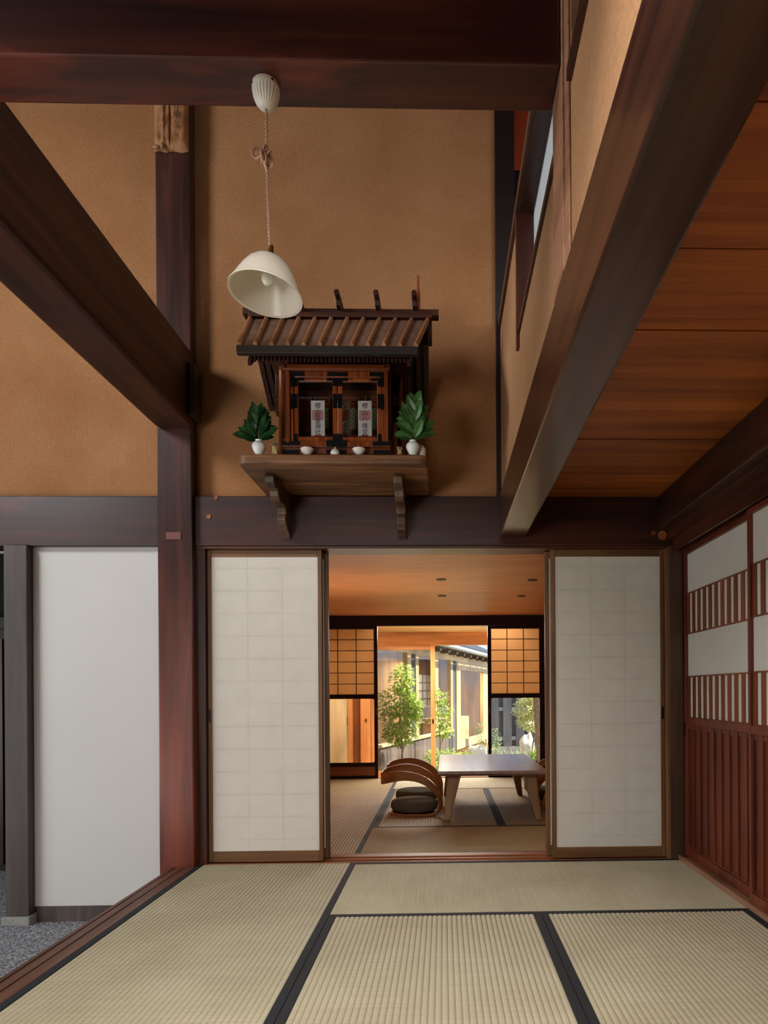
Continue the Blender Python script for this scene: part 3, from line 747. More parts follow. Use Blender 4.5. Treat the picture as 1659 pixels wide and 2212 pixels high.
# shoji inside the wing
m = MB(); slab(m, 16.2, 17.7, -1.60, -1.58, .15, 1.42); sw = m.build('shoji_window', 'shoji_w', wg)
m = MB()
for i in range(5): slab(m, 16.2 + i * .375 - .02, 16.2 + i * .375 + .02, -1.58, -1.565, .15, 1.42)
for i in range(7): slab(m, 16.2, 17.7, -1.58, -1.567, .15 + i * .211 - .008, .15 + i * .211 + .008)
m.build('lattice', 'fence', sw)
# fence
fe = thing('garden_fence', 'charcoal board fence with alternating boards at the end of the garden', 'fence', (3, 15.05, -.47))
m = MB(); x = 1.06
while x < 6.4: m.box(x, x + .19, 15.0, 15.03, -.28, 1.72); m.box(x + .17, x + .31, 15.072, 15.095, -.28, 1.72); x += .29
m.build('board', 'fence', fe)
MB().box(1.06, 6.5, 15.032, 15.068, .52, .60).box(1.06, 6.5, 15.032, 15.068, -.14, -.06).box(1.06, 6.5, 15.032, 15.068, 1.5, 1.58).build('crossbar', 'gutter', fe)
m = MB(); x = 1.06
while x < 6.5: m.box(x, x + .29, 14.98, 15.12, -.47, -.375); m.box(x + .1, x + .39, 14.98, 15.12, -.372, -.285); x += .3
m.build('stone_base', 'concrete', fe)

def plant(name, label, cat, base, blobs, n, L, mat, stems, group=None, seed=1):
    rr = random.Random(seed); d = thing(name, label, cat, base, group); m = MB(); b = Vector(base)
    for _ in range(n):
        c, r = rr.choice(blobs)
        while True:
            v = Vector((rr.uniform(-1, 1), rr.uniform(-1, 1), rr.uniform(-1, 1)))
            if .25 < v.length < 1: break
        p = b + Vector(c) + Vector((v.x * r[0], v.y * r[1], v.z * r[2]))
        dr = Vector((v.x + rr.uniform(-.5, .5), v.y + rr.uniform(-.5, .5), v.z * .5 + rr.uniform(-.5, .4)))
        l = L * rr.uniform(.6, 1.2)
        m.leaf(p, dr, (rr.uniform(-.3, .3), rr.uniform(-.3, .3), 1), l, l * .5)
    m.build('foliage', mat, d)
    if stems:
        s = MB()
        for pts, r0, r1 in stems: s.tube([b + Vector(p) for p in pts], [r0 + (r1 - r0) * i / (len(pts) - 1) for i in range(len(pts))], 7)
        s.build('stem', 'bark', d, smooth=True)
    return d
g0 = -.47
plant('garden_tree', 'leafy bright green young tree standing in for a reflection in the wing windows, on the left', 'tree', (-.62, 9.75, g0),  # added as a solid tree in place of one mirrored in the wing glass
      [((.02, 0, 1.62), (.16, .15, .22)), ((-.06, 0, 1.30), (.28, .2, .2)), ((.0, 0, 1.02), (.30, .2, .2)), ((-.02, .05, .80), (.25, .2, .16)), ((.16, 0, 1.2), (.14, .14, .2))],
      2100, .075, 'maple', [([(0, 0, 0), (.02, 0, .6), (-.02, 0, 1.1), (.02, 0, 1.75)], .018, .006), ([(.01, 0, .5), (.12, .03, .9), (.2, .02, 1.3)], .010, .004), ([(.0, 0, .6), (-.14, .03, .95), (-.24, .02, 1.3)], .010, .004)], seed=3)
plant('garden_tree', 'airy slender shrub branches right of the sliding door stile', 'tree', (.0, 9.95, g0),
      [((-.06, 0, 1.35), (.12, .1, .1)), ((.0, 0, 1.15), (.16, .1, .10)), ((-.06, 0, .98), (.16, .1, .1)), ((0, 0, .82), (.14, .1, .08))], 800, .055, 'maple',
      [([(-.05, 0, 0), (-.05, 0, .7), (-.1, 0, 1.45)], .012, .004), ([(-.05, 0, .6), (.08, 0, 1.0)], .007, .003)], seed=4)
plant('garden_tree', 'pale yellow-green round-headed shrub tree before the charcoal fence', 'tree', (1.52, 11.3, g0),
      [((-.02, 0, 1.40), (.24, .2, .2)), ((-.10, 0, 1.12), (.24, .2, .17)), ((-.02, 0, .90), (.24, .2, .14)), ((.10, 0, 1.2), (.2, .2, .2))], 2600, .06, 'pieris',
      [([(0, 0, 0), (-.02, 0, .4), (.04, 0, .75), (0, 0, 1.2)], .022, .008), ([(.0, 0, .3), (.1, 0, .6), (.16, 0, .95)], .014, .006), ([(.14, .05, 0), (.12, 0, .5), (.2, 0, .9)], .010, .005)], seed=5)
plant('azalea_bush', 'low bright green bush just outside the open glass door', 'bush', (.10, 11.0, g0), [((0, 0, .26), (.42, .4, .22)), ((-.15, -.1, .30), (.3, .3, .18)), ((.18, 0, .24), (.32, .3, .2)), ((-.12, -.6, .14), (.28, .4, .18))], 2600, .05, 'azalea', None, seed=6)
plant('azalea_bush', 'grey-green twiggy shrub behind the pale boulder', 'bush', (.82, 12.2, g0), [((0, 0, .2), (.28, .2, .16)), ((.05, 0, .32), (.25, .2, .14)), ((-.12, 0, .62), (.10, .1, .3)), ((.14, 0, .55), (.10, .1, .2))], 700, .05, 'shrubg',
      [([(-.1, 0, 0), (-.12, 0, .5), (-.15, 0, 1.0)], .008, .003), ([(.02, 0, 0), (-.02, 0, .4), (.05, 0, .8)], .008, .003), ([(.1, 0, 0), (.15, 0, .4), (.14, 0, .7)], .008, .003)], seed=8)
plant('azalea_bush', 'low leafy bush by the right screen below the shrub tree', 'bush', (1.55, 10.9, g0), [((-.05, 0, .20), (.30, .25, .2)), ((.08, 0, .36), (.22, .2, .16))], 1700, .05, 'azalea', None, seed=9)
gr = thing('grass_clump', 'spiky grass clump beside the upright garden stone', 'plant', (1.37, 12.7, g0)); m = MB(); rr = random.Random(11)
for i in range(90):
    a = rr.uniform(0, 6.28); e = rr.uniform(.2, .9); m.leaf((1.37 + .03 * math.cos(a), 12.7 + .03 * math.sin(a), g0), (math.cos(a) * e, math.sin(a) * e, 1.2), (0, 0, 1), rr.uniform(.22, .40), .022, .2, .5)
m.build('blade', 'shrubg', gr)
def rock(label, c, r, seed):
    rr = random.Random(seed); m = MB(); m.ball((0, 0, 0), 1, 20, 14); ph = [(rr.uniform(1, 3), rr.uniform(0, 6)) for _ in range(6)]
    def dsp(v): return 1 + .10 * math.sin(ph[0][0] * v[0] * 2 + ph[0][1]) + .09 * math.sin(ph[1][0] * v[1] * 3 + ph[1][1]) + .08 * math.sin(ph[2][0] * v[2] * 3 + ph[2][1]) + .04 * math.sin(7 * v[0] + 5 * v[2])
    m.v = [(c[0] + v[0] * r[0] * dsp(v), c[1] + v[1] * r[1] * dsp(v), c[2] + v[2] * r[2] * dsp(v)) for v in m.v]
    return tag(m.build('garden_rock', 'stone', smooth=True), label, 'rock')
rock('large pale boulder outside the open glass door, beyond the table', (.56, 11.7, -.30), (.20, .22, .30), 1)
rock('upright pale stone beside the spiky grass, seen through the right glass', (1.72, 13.6, -.26), (.15, .14, .36), 2)
tr = MB(); tr.tube([(1.56, 10.35, g0), (1.53, 10.35, .2), (1.49, 10.35, .7), (1.46, 10.35, 1.2), (1.48, 10.4, 2.4)], [.11, .09, .085, .075, .06], 14)
tag(tr.build('tree_trunk', 'bark', smooth=True), 'thick bare tree trunk at the right side of the right glass pane', 'tree')

# ================================================================== PENDANT LAMP
LX, LY = -.472, 1.83
LS = .94
lp = thing('pendant_lamp', 'white milk-glass pendant lamp hung from the high cross beam on a knotted cord', 'lamp', (LX, LY, 2.02))
def ZR(z): return 2.607 + (z - 2.72) * .94
prof = [(0, 2.651), (.008, 2.650), (.018, 2.655), (.027, 2.668), (.0325, 2.684), (.035, 2.698), (.0355, 2.704)]
m = MB(); n = 72; vs = []; fs = []
for r_, z_ in prof:
    z_ = ZR(z_)
    for i in range(n):
        a = 2 * math.pi * i / n; q = r_ * (1 + (.05 * math.cos(24 * a) if .01 < r_ < .0352 else 0)); vs.append((LX + q * math.cos(a), LY + q * math.sin(a), z_))
for j in range(len(prof) - 1):
    for i in range(n): fs.append((j * n + i, j * n + (i + 1) % n, (j + 1) * n + (i + 1) % n, (j + 1) * n + i))
m.add(vs, fs); m.lathe([(.0365, ZR(2.702)), (.037, ZR(2.704)), (.037, ZR(2.718)), (.036, ZR(2.7195))], 48, (LX, LY, 0))
rs = m.build('ceiling_rosette', 'porcw', lp, smooth=True)
for a in (-150, -50): 
    MB().ball((LX + .0365 * math.cos(rad(a)), LY + .0365 * math.sin(rad(a)), ZR(2.711)), .0035).build('screw', 'fitting', rs, smooth=True)
cd = MB()
for ph in (0, math.pi):
    pts = []
    for i in range(241):
        t = i / 240; z = 2.543 - t * (2.543 - 2.17); a = t * 2 * math.pi * 19 + ph
        pts.append((LX + .0024 * math.cos(a) + .007 * t * t , LY + .0024 * math.sin(a), z))
    cd.tube(pts, .002, 6)
# knot: loops of spare cord
def loop(cx, cz, rx, rz, tilt, turns=1.0, dy=0):
    pts = []
    for i in range(25):
        a = turns * 2 * math.pi * i / 24; x = rx * math.cos(a); z = rz * math.sin(a)
        pts.append((cx + x * math.cos(tilt) - z * math.sin(tilt), LY - .006 + dy + .005 * math.sin(2 * a), cz - .108 + x * math.sin(tilt) + z * math.cos(tilt)))
    return pts
for o in (0, .0045):
    cd.tube(loop(LX - .020, 2.527, .018 - o * .6, .013 - o * .4, .15, dy=o), .0024, 6)
    cd.tube(loop(LX + .0085 + o, 2.506, .006, .019, .35, dy=-o), .0024, 6)
    cd.tube(loop(LX - .004, 2.520, .005, .022, -.3, dy=-.004 + o), .0024, 6)
    cd.tube(loop(LX - .002, 2.508, .006, .016, .25, dy=-.008 - o), .0024, 6)
cd.tube(loop(LX + .004, 2.522, .012, .005, .2, dy=-.008), .0024, 6)
cd.tube([(LX - .006, LY - .008, 2.407), (LX - .004, LY - .008, 2.392), (LX + .001, LY - .006, 2.380), (LX + .002, LY, 2.370)], .0045, 8)
cd.build('cord', 'cord', lp, smooth=True)
T = Matrix.Translation((LX + .008, LY, 2.136)) @ Matrix.Scale(.94, 4) @ Matrix.Rotation(rad(6.5), 4, 'Y') @ Matrix.Rotation(rad(-3.5), 4, 'X')
MB().lathe([(.003, .040), (.006, .037), (.0085, .018), (.013, .006), (.022, -.002), (.024, -.008)], 24, mat=T).build('socket_cap', 'brass', lp, smooth=True)
sp = [(.014, 0), (.030, -.004), (.047, -.013), (.062, -.028), (.075, -.048), (.086, -.070), (.095, -.090), (.1025, -.106), (.1055, -.109), (.1055, -.112)]
pr = sp + [(.1015, -.1095)] + [(max(r_ - .0035, .008), z_ - .003) for r_, z_ in reversed(sp[:-2])]
MB().lathe(pr, 64, mat=T, closed=False).build('lamp_shade', 'milk', lp, smooth=True)
MB().lathe([(.012, -.006), (.014, -.02), (.013, -.033), (0, -.033)], 20, mat=T).build('lamp_holder', 'porcw', lp, smooth=True)
MB().lathe([(.008, -.028), (.011, -.035), (.017, -.048), (.018, -.060), (.015, -.072), (.008, -.080), (0, -.082)], 28, mat=T).build('bulb', 'bulb', lp, smooth=True)

# ================================================================== PAPER PARCEL on the pillar
pk = thing('paper_parcel', 'crumpled brown paper parcel with brush writing, fixed to the top of the lacquered pillar', 'parcel', (-1.466, 3.67, 3.915))
rr = random.Random(21); nx, nz = 22, 34; vs = []; fs = []
def cr(x, z): return .006 * math.sin(x * 60 + z * 9) * math.sin(z * 23 + x * 31) + .003 * math.sin(x * 140 - z * 60)
for j in range(nz + 1):
    for i in range(nx + 1):
        u = i / nx; t = j / nz; x = -1.559 + u * .186; z = 3.915 + t * .33
        e = min(1, min(u, 1 - u) * 8, t * 8); y = 3.690 - .026 * e ** .5 + cr(x, z) * .7 * e * (1 if u < .55 else .25) + (.012 * math.exp(-((u - .3) / .03) ** 2) - .012 * math.exp(-((u - .5) / .02) ** 2)) * e * -1
        y = min(y, 3.688)
        vs.append((x, y, z + (.004 * math.sin(u * 14) if j == 0 else 0)))
for j in range(nz):
    for i in range(nx): a = j * (nx + 1) + i; fs.append((a, a + 1, a + nx + 2, a + nx + 1))
MB().add(vs, fs).build('wrapping', 'kraft', pk, smooth=True)
m = MB(); m.ball((-1.507, 3.662, 3.93), (.010, .008, .022), 10, 6); m.ball((-1.54, 3.664, 3.925), (.02, .008, .012), 10, 6); m.build('twisted_end', 'kraft', pk, smooth=True)
m = MB(); x = -1.425
for ch, z, s_ in (('行', 4.14, .038), ('續', 4.098, .042), ('〱', 4.056, .03), ('の', 4.026, .026), ('し', 3.992, .032)): put_char(m, ch, x, 3.655, z, s_, .9)
m.build('writing', 'ink', pk)

# ================================================================== SHELF
sh = thing('shrine_shelf', 'thick weathered wooden wall shelf with rounded corners and two carved brackets', 'shelf', (-.52, 3.5, 1.82))
pts = []
for cx, cy, a0, r_ in ((-.98 + .05, 3.215 + .05, 180, .05), (-.065 - .05, 3.215 + .05, 270, .05)):
    for i in range(7): a = rad(a0 + 90 * i / 6); pts.append((cx + r_ * math.cos(a), cy + r_ * math.sin(a)))
pts += [(-.065, 3.774), (-.98, 3.774)]
MB().prism(pts, 'z', 2.05, 2.098).build('board', 'shelf', sh, bevel=.010, seg=3)
cp = [(3.722, 2.049), (3.36, 2.049), (3.352, 2.035), (3.358, 2.005), (3.385, 1.985), (3.405, 1.99), (3.43, 2.0), (3.448, 1.988), (3.455, 1.965), (3.485, 1.945), (3.53, 1.95), (3.575, 1.955), (3.605, 1.945), (3.618, 1.925), (3.62, 1.915),
      (3.605, 1.905), (3.60, 1.885), (3.615, 1.86), (3.635, 1.85), (3.64, 1.838), (3.66, 1.832), (3.68, 1.825), (3.70, 1.812), (3.722, 1.80)]
for x in (-.862, -.220): recalc(MB().prism(cp, 'x', x - .024, x + .024).build('bracket', 'corbel', sh, bevel=.009, seg=4))

# ================================================================== HOUSEHOLD SHRINE
CX = -.515; SZ = 2.098
kz = thing('household_shrine', 'dark wooden household Shinto shrine with ribbed roof and glazed doors on the wall shelf', 'shrine', (CX, 3.5, SZ))
def SB(name, mat, *boxes, bevel=.0015, parent=kz):
    m = MB()
    for b in boxes: m.box(CX + b[0], CX + b[1], *b[2:])
    return m.build(name, mat, parent, bevel=bevel)
# plinth and body
SB('plinth', 'shrine_x', (-.28, .28, 3.31, 3.58, SZ, 2.125), (-.265, .265, 3.285, 3.57, 2.125, 2.15), (-.26, .26, 3.288, 3.57, 2.15, 2.20))
SB('body', 'shrine_d', (-.26, -.24, 3.30, 3.57, 2.20, 2.62), (.24, .26, 3.30, 3.57, 2.20, 2.62), (-.24, .24, 3.552, 3.57, 2.20, 2.62), (-.24, .24, 3.29, 3.55, 2.54, 2.60), (-.24, .24, 3.34, 3.55, 2.20, 2.232))
def post(x, y, r, z0, z1): return MB().lathe([(r, z0), (r, z1)], 20, (CX + x, y, 0)).build('column', 'shrine', kz, smooth=True)
post(-.290, 3.40, .0175, SZ, 2.60); post(-.229, 3.258, .0105, 2.165, 2.59); post(.305, 3.52, .021, SZ, 2.60)
SB('crossbar', 'shrine_x', (-.25, .265, 3.232, 3.247, 2.511, 2.537)).location
# door surround and doors
fr = SB('door_surround', 'shrine', (-.217, -.205, 3.262, 3.29, 2.172, 2.535), (.223, .255, 3.262, 3.29, 2.172, 2.535), (-.205, .223, 3.262, 3.29, 2.488, 2.535), (-.255, .265, 3.255, 3.29, 2.148, 2.172))
for nm, a, b in (('l', -.204, .006), ('r', .010, .222)):
    dr = SB('door', 'shrine', (a, a + .022, 3.272, 3.287, 2.174, 2.488), (b - .022, b, 3.272, 3.287, 2.174, 2.488), (a + .022, b - .022, 3.272, 3.287, 2.472, 2.488), (a + .022, b - .022, 3.272, 3.287, 2.174, 2.202), bevel=.003)
    m = MB(); m.box(CX + a + .022, CX + b - .022, 3.281, 3.283, 2.202, 2.472).build('pane', 'glass', dr)
    for zz in (2.174, 2.34, 2.448):
        for xa in ((a - .001, a + .018) if nm == 'l' else (b - .018, b + .001), (b - .020, b + .001) if nm == 'l' else (a - .001, a + .020)):
            B(CX + xa[0], CX + xa[1], 3.2695, 3.272, zz, zz + (.07 if zz == 2.34 else .041)).build('hinge_plate', 'fitting', dr)
    for xa in ((a + .019, a + .05), (b - .05, b - .021)):
        B(CX + xa[0], CX + xa[1], 3.2695, 3.272, 2.474, 2.489).build('hinge_plate', 'fitting', dr)
for bx in ((-.216, -.15, 3.2595, 3.262, 2.492, 2.513), (-.04, .06, 3.2595, 3.262, 2.492, 2.513), (.165, .235, 3.2595, 3.262, 2.492, 2.513),
           (-.217, -.199, 3.2595, 3.262, 2.44, 2.492), (.221, .236, 3.2595, 3.262, 2.44, 2.492), (-.217, -.202, 3.2595, 3.262, 2.33, 2.405), (.221, .236, 3.2595, 3.262, 2.33, 2.405),
           (-.26, -.17, 3.2525, 3.255, 2.152, 2.172), (.18, .27, 3.2525, 3.255, 2.152, 2.172), (-.045, .055, 3.2525, 3.255, 2.146, 2.178),
           (-.265, -.18, 3.2825, 3.285, 2.122, 2.142), (.18, .265, 3.2825, 3.285, 2.122, 2.142), (-.05, .05, 3.2825, 3.285, 2.122, 2.144)):
    B(CX + bx[0], CX + bx[1], *bx[2:]).build('metal_fitting', 'fitting', kz)
for x_ in (-.235, .245): MB().ball((CX + x_, 3.231, 2.524), .006, 8, 6).build('stud', 'fitting', kz, smooth=True)
# inner sanctuary front with three small lattice doors
SB('inner_wall', 'shrine_x', (-.24, .24, 3.52, 3.55, 2.232, 2.54), (-.24, .24, 3.49, 3.52, 2.232, 2.262), (-.24, .24, 3.49, 3.52, 2.31, 2.325))
for x in (-.115, .03, .17):
    hx = .05 if abs(x - .03) < .01 else .042
    SB('inner_door', 'shrine', (x - hx - .012, x - hx, 3.49, 3.52, 2.325, 2.50), (x + hx, x + hx + .012, 3.49, 3.52, 2.325, 2.50), (x - hx, x + hx, 3.49, 3.52, 2.445, 2.462))
    SB('lattice_panel', 'lattice', (x - hx, x + hx, 3.512, 3.519, 2.325, 2.445), bevel=0)
    SB('gold_plate', 'gold', (x - .03, x + .03, 3.486, 3.49, 2.468, 2.474), bevel=0)
# roof
def slope(name, mat, yb, zb, hb, yt, zt, ht, th):
    n = Vector((0, -(zt - zb), (yt - yb))).normalized(); n = n if n.z > 0 else -n
    c = [(CX - hb, yb, zb), (CX + hb, yb, zb), (CX + ht, yt, zt), (CX - ht, yt, zt)]
    lo = [tuple(Vector(p) - n * th) for p in c]
    return recalc(MB().hexa(lo + c).build(name, mat, kz, bevel=.002)), n
o, nrm = slope('roof_panel', 'roof', 3.05, 2.53, .405, 3.41, 2.853, .455, .016)
slope('roof_panel', 'roof', 3.765, 2.62, .445, 3.45, 2.853, .455, .016)
m = MB()
for i in range(12):
    u = -1 + 2 * i / 11; p0 = Vector((CX + u * .400, 3.045, 2.532)); p1 = Vector((CX + u * .450, 3.41, 2.86)); m.tube([p0, p1], .0105, 10)
m.build('roof_rib', 'rib', kz, smooth=True)
SB('eave_board', 'fascia', (-.412, .408, 3.045, 3.075, 2.494, 2.529))
SB('eave_board', 'shrine_dx', (-.39, .385, 3.075, 3.095, 2.503, 2.52))
m = MB(); nr = 37
for i in range(nr):
    x = -.345 + .69 * i / (nr - 1); c = [(CX + x - .0045, 3.097, 2.478), (CX + x + .0045, 3.097, 2.478), (CX + x + .0045, 3.40, 2.735), (CX + x - .0045, 3.40, 2.735)]
    m.hexa(c + [(p[0], p[1], p[2] + .022) for p in c])
m.build('rafter', 'shrine_d', kz)
for s_ in (-1, 1):
    m = MB(); c = [(CX + s_ * .365 - .008, 3.09, 2.458), (CX + s_ * .365 + .008, 3.09, 2.458), (CX + s_ * .365 + .008, 3.42, 2.74), (CX + s_ * .365 - .008, 3.42, 2.74)]
    m.hexa(c + [(p[0], p[1], p[2] + .035) for p in c]); m.build('barge_board', 'shrine_d', kz)
    # rear verge boards
    for xo, dz, ln in ((.435, -.07, 0), (.395, -.10, .0), (.355, -.125, 0)):
        m = MB(); c = [(CX + s_ * xo - .012, 3.76, 2.60 + dz), (CX + s_ * xo + .012, 3.76, 2.60 + dz), (CX + s_ * xo + .012, 3.46, 2.82 + dz), (CX + s_ * xo - .012, 3.46, 2.82 + dz)]
        m.hexa(c + [(p[0], p[1], p[2] + .07) for p in c]); m.build('barge_board', 'shrine_d', kz)
for s_ in (-1, 1):
    MB().box(CX + s_ * .32 - .03, CX + s_ * .32 + .03, 3.50, 3.74, 2.48, 2.62).box(CX + s_ * .30 - .06, CX + s_ * .30 + .06, 3.56, 3.72, 2.45, 2.48).build('side_bracket', 'shrine_d', kz, bevel=.002)
SB('ceiling_board', 'shrine_dx', (-.34, .34, 3.26, 3.74, 2.60, 2.63))
# ridge
SB('ridge_board', 'shrine_dx', (-.455, .47, 3.385, 3.475, 2.852, 2.875), (-.49, .505, 3.405, 3.46, 2.875, 2.905), (-.475, .47, 3.42, 3.45, 2.80, 2.852))
for xa, xb in ((.45, .47), (-.47, -.45)): SB('ridge_end_board', 'shrine_dx', (xa, xb, 3.415, 3.455, 2.74, 2.85))
for x in (-.203, -.0, .195, .385):
    SB('ridge_block', 'fascia', (x - .010, x + .010, 3.36, 3.50, 2.895, 2.922))
    MB().lathe([(.0, -.115), (.0135, -.115), (.0145, 0), (.0135, .115), (0, .115)], 18, mat=Matrix.Translation((CX + x - .002, 3.445, 2.945)) @ Matrix.Rotation(rad(90), 4, 'X')).build('ridge_log', 'shrine_d', kz, smooth=True)
SB('ridge_block', 'fascia', (-.395, -.375, 3.36, 3.50, 2.895, 2.922))
MB().lathe([(.0, -.115), (.0135, -.115), (.0145, 0), (.0135, .115), (0, .115)], 18, mat=Matrix.Translation((CX - .387, 3.445, 2.945)) @ Matrix.Rotation(rad(90), 4, 'X')).build('ridge_log', 'shrine_d', kz, smooth=True)
for s_ in (-.405, .403):
    m = MB()
    for sy in (-1, 1):
        c = [(3.43 + sy * -.02, 2.86), (3.43 + sy * -.0, 2.86), (3.43 + sy * .085, 3.035), (3.43 + sy * .068, 3.05)]
        m.prism(c, 'x', CX + s_ - .006, CX + s_ + .006)
    recalc(m.build('forked_finial', 'shrine', kz, bevel=.001))
# paper slips standing inside the shrine
def slip(label, x, y, text, zs, sz, seal=True, mat='ink'):
    d = thing('paper_slip', label, 'paper slip', (CX + x, y, 2.233), 'shrine name slips')
    B(CX + x - .034, CX + x + .034, y, y + .002, 2.233, 2.416).build('paper', 'slip', d)
    m = MB(); m.box(CX + x - .029, CX + x + .029, y - .0006, y - .0001, 2.318, 2.368); m.build('pink_seal', 'seal', d)
    m = MB(); m.box(CX + x - .017, CX + x + .017, y - .0006, y - .0001, 2.234, 2.245); m.build('red_stamp', 'vermilion', d)
    m = MB()
    for ch, z in zip(text, zs): put_char(m, ch, CX + x, y - .0012, z, sz)
    m.build('writing', mat, d)
slip('white paper slip with vertical brush writing behind the left shrine door', -.104, 3.36, '櫻山秋葉神社', (2.392, 2.362, 2.338, 2.312, 2.286, 2.259), .030)
slip('white paper slip with cursive writing half hidden by the middle stile of the shrine doors', .024, 3.36, '天照皇大神宮', (2.398, 2.370, 2.343, 2.316, 2.289, 2.262), .033)
slip('white paper slip with spaced brush writing behind the right shrine door', .131, 3.36, '櫻山八幡宮', (2.391, 2.357, 2.325, 2.291, 2.259), .031)

# ------------------------------------------------------------------ offerings on the shelf
def vase(label, x, y):
    d = thing('vase', label, 'vase', (x, y, SZ), 'white vases on the shrine shelf')
    MB().lathe([(.0, 0), (.019, 0), (.018, .006), (.021, .016), (.029, .032), (.0335, .046), (.0325, .057), (.026, .066), (.0155, .071), (.0165, .077), (.018, .079), (.013, .079), (.013, .05), (0, .05)], 36, (x, y, SZ)).build('body', 'porc', d, smooth=True)
    return d
vase('round white porcelain vase at the left end of the shelf, holding green leaves', -.885, 3.255)
vase('round white porcelain vase at the right end of the shelf, holding green leaves', -.140, 3.255)
tag(MB().lathe([(0, 0), (.024, 0), (.024, .052), (.022, .058), (.014, .066), (.014, .070), (0, .070)], 28, (-.102, 3.30, SZ)).build('jar', 'porcw', smooth=True), 'plain white cylindrical jar tucked behind the right vase', 'jar')
def sprig(label, x, y, z, leaves, mat, seed):
    rr = random.Random(seed); d = thing('leaf_sprig', label, 'greenery', (x, y, z), 'evergreen sprigs on the shrine shelf'); m = MB()
    for (dx, dz, ang, L, dy) in leaves:
        a = rad(ang); m.leaf((x + dx, y + dy, z + dz), (math.sin(a), rr.uniform(-.25, .1), math.cos(a)), (rr.uniform(-.3, .3), -1, .35), L, L * .5, .3, .06)
    m.build('leaves', mat, d)
    MB().tube([(x, y, z), (x - .002, y, z + .09), (x, y, z + .17)], [.003, .0025, .0015], 6).build('stem', 'bark', d)
lv = []
rr = random.Random(5)
for i in range(52):
    t = (i % 26) / 25; z_ = .0 + .115 * t; sd = 1 if i % 2 else -1
    lv.append((sd * .008 * rr.random(), z_, sd * (78 - 62 * t) * rr.uniform(.35, 1.1), .09 * rr.uniform(.8, 1.15) * (1 - .25 * t), rr.uniform(-.025, .02)))
lv += [(-.01, .012, -82, .115, -.01), (.01, .006, 66, .085, -.01)]
sprig('dark green evergreen sprig standing in the left vase', -.885, 3.255, SZ + .078, lv, 'sakaki', 1)
lv = []; rr = random.Random(6)
for i in range(62):
    t = (i % 31) / 30; z_ = -.005 + .165 * t; sd = 1 if i % 2 else -1
    lv.append((sd * .01 * rr.random() + .008, z_, sd * (80 - 62 * t) * rr.uniform(.3, 1.1), .098 * rr.uniform(.8, 1.15) * (1 - .22 * t), rr.uniform(-.03, .025)))
sprig('larger mid-green evergreen sprig standing in the right vase', -.140, 3.255, SZ + .088, lv, 'sakaki2', 2)
def bowl(label, x, y):
    d = thing('offering_dish', label, 'dish', (x, y, SZ), 'white offering dishes')
    MB().lathe([(0, 0), (.013, 0), (.0135, .006), (.018, .009), (.027, .020), (.0325, .033), (.0315, .034), (.026, .022), (.016, .012), (0, .010)], 36, (x, y, SZ)).build('bowl', 'porcw', d, smooth=True)
bowl('small white footed dish in front of the left shrine door', -.650, 3.245); bowl('small white footed dish in front of the right shrine door', -.400, 3.245)
d = thing('water_jar', 'small white lidded water jar between the two dishes', 'jar', (-.515, 3.24, SZ))
MB().lathe([(0, 0), (.016, 0), (.022, .008), (.0225, .014), (.018, .021), (0, .021)], 32, (-.515, 3.24, SZ)).build('body', 'porcw', d, smooth=True)
MB().lathe([(.0185, .0215), (.019, .024), (.012, .029), (.005, .032), (.0045, .036), (.002, .042), (0, .043)], 28, (-.515, 3.24, SZ)).build('lid', 'porcw', d, smooth=True)
def lion(label, x, y, h, face):
    m = MB(); s_ = h / .062
    for c, r in (((0, 0, .020), (.0165, .019, .021)), ((0, -.003, .036), (.014, .014, .016)), ((0, -.006, .047), (.0165, .015, .014)), ((0, -.018, .043), (.009, .008, .007)), ((-.009, -.011, .008), (.006, .010, .009)), ((.009, -.011, .008), (.006, .010, .009)),
                 ((-.007, -.012, .022), (.0045, .0045, .014)), ((.007, -.012, .022), (.0045, .0045, .014)), ((-.012, -.002, .058), (.005, .004, .005)), ((.012, -.002, .058), (.005, .004, .005)), ((0, .018, .03), (.006, .006, .018)), ((0, 0, .003), (.019, .019, .003))):
        m.ball((x + c[0] * s_, y + c[1] * s_, SZ + c[2] * s_), tuple(v * s_ for v in r), 14, 10)
    d = thing('guardian_lion', label, 'figurine', (x, y, SZ), 'ceramic guardian lions')
    o = m.build('body', 'clay', d, smooth=True); rm = o.modifiers.new('merge', 'REMESH'); rm.mode = 'VOXEL'; rm.voxel_size = .0014; rm.use_smooth_shade = True
    e = MB(); e.ball((x - .006 * s_, y - .0205 * s_, SZ + .051 * s_), .0028 * s_, 8, 6); e.ball((x + .006 * s_, y - .0205 * s_, SZ + .051 * s_), .0028 * s_, 8, 6); e.box(x - .007 * s_, x + .007 * s_, y - .0268 * s_, y - .024 * s_, SZ + .0395 * s_, SZ + .043 * s_); e.build('eyes_and_mouth', 'ink', d)
lion('tan ceramic guardian lion between the left vase and the shrine', -.803, 3.245, .062, 1)
lion('tan ceramic guardian lion, smaller, between the shrine and the right vase', -.204, 3.25, .048, -1)

# passage beyond the grey post: dark slatted door
ed = thing('slatted_door', 'dark red-brown slatted door in the shadow at the far left edge', 'door', (-3.3, 4.86, -.3))
m = MB(); x = -3.9
while x < -2.6: m.box(x, x + .035, 4.84, 4.86, -.26, 1.35); x += .06
m.build('slat', 'timber_z', ed)
B(-3.9, -2.56, 4.862, 4.88, -.31, 1.42).build('back_panel', 'beam_black', ed)
B(-3.9, -2.56, 4.80, 4.88, 1.42, 1.50).build('head_rail', 'beam_black', ed)
struct('trim_15', B(-5, -2.401, 3.74, 3.78, 1.735, 1.742), 'gutter')

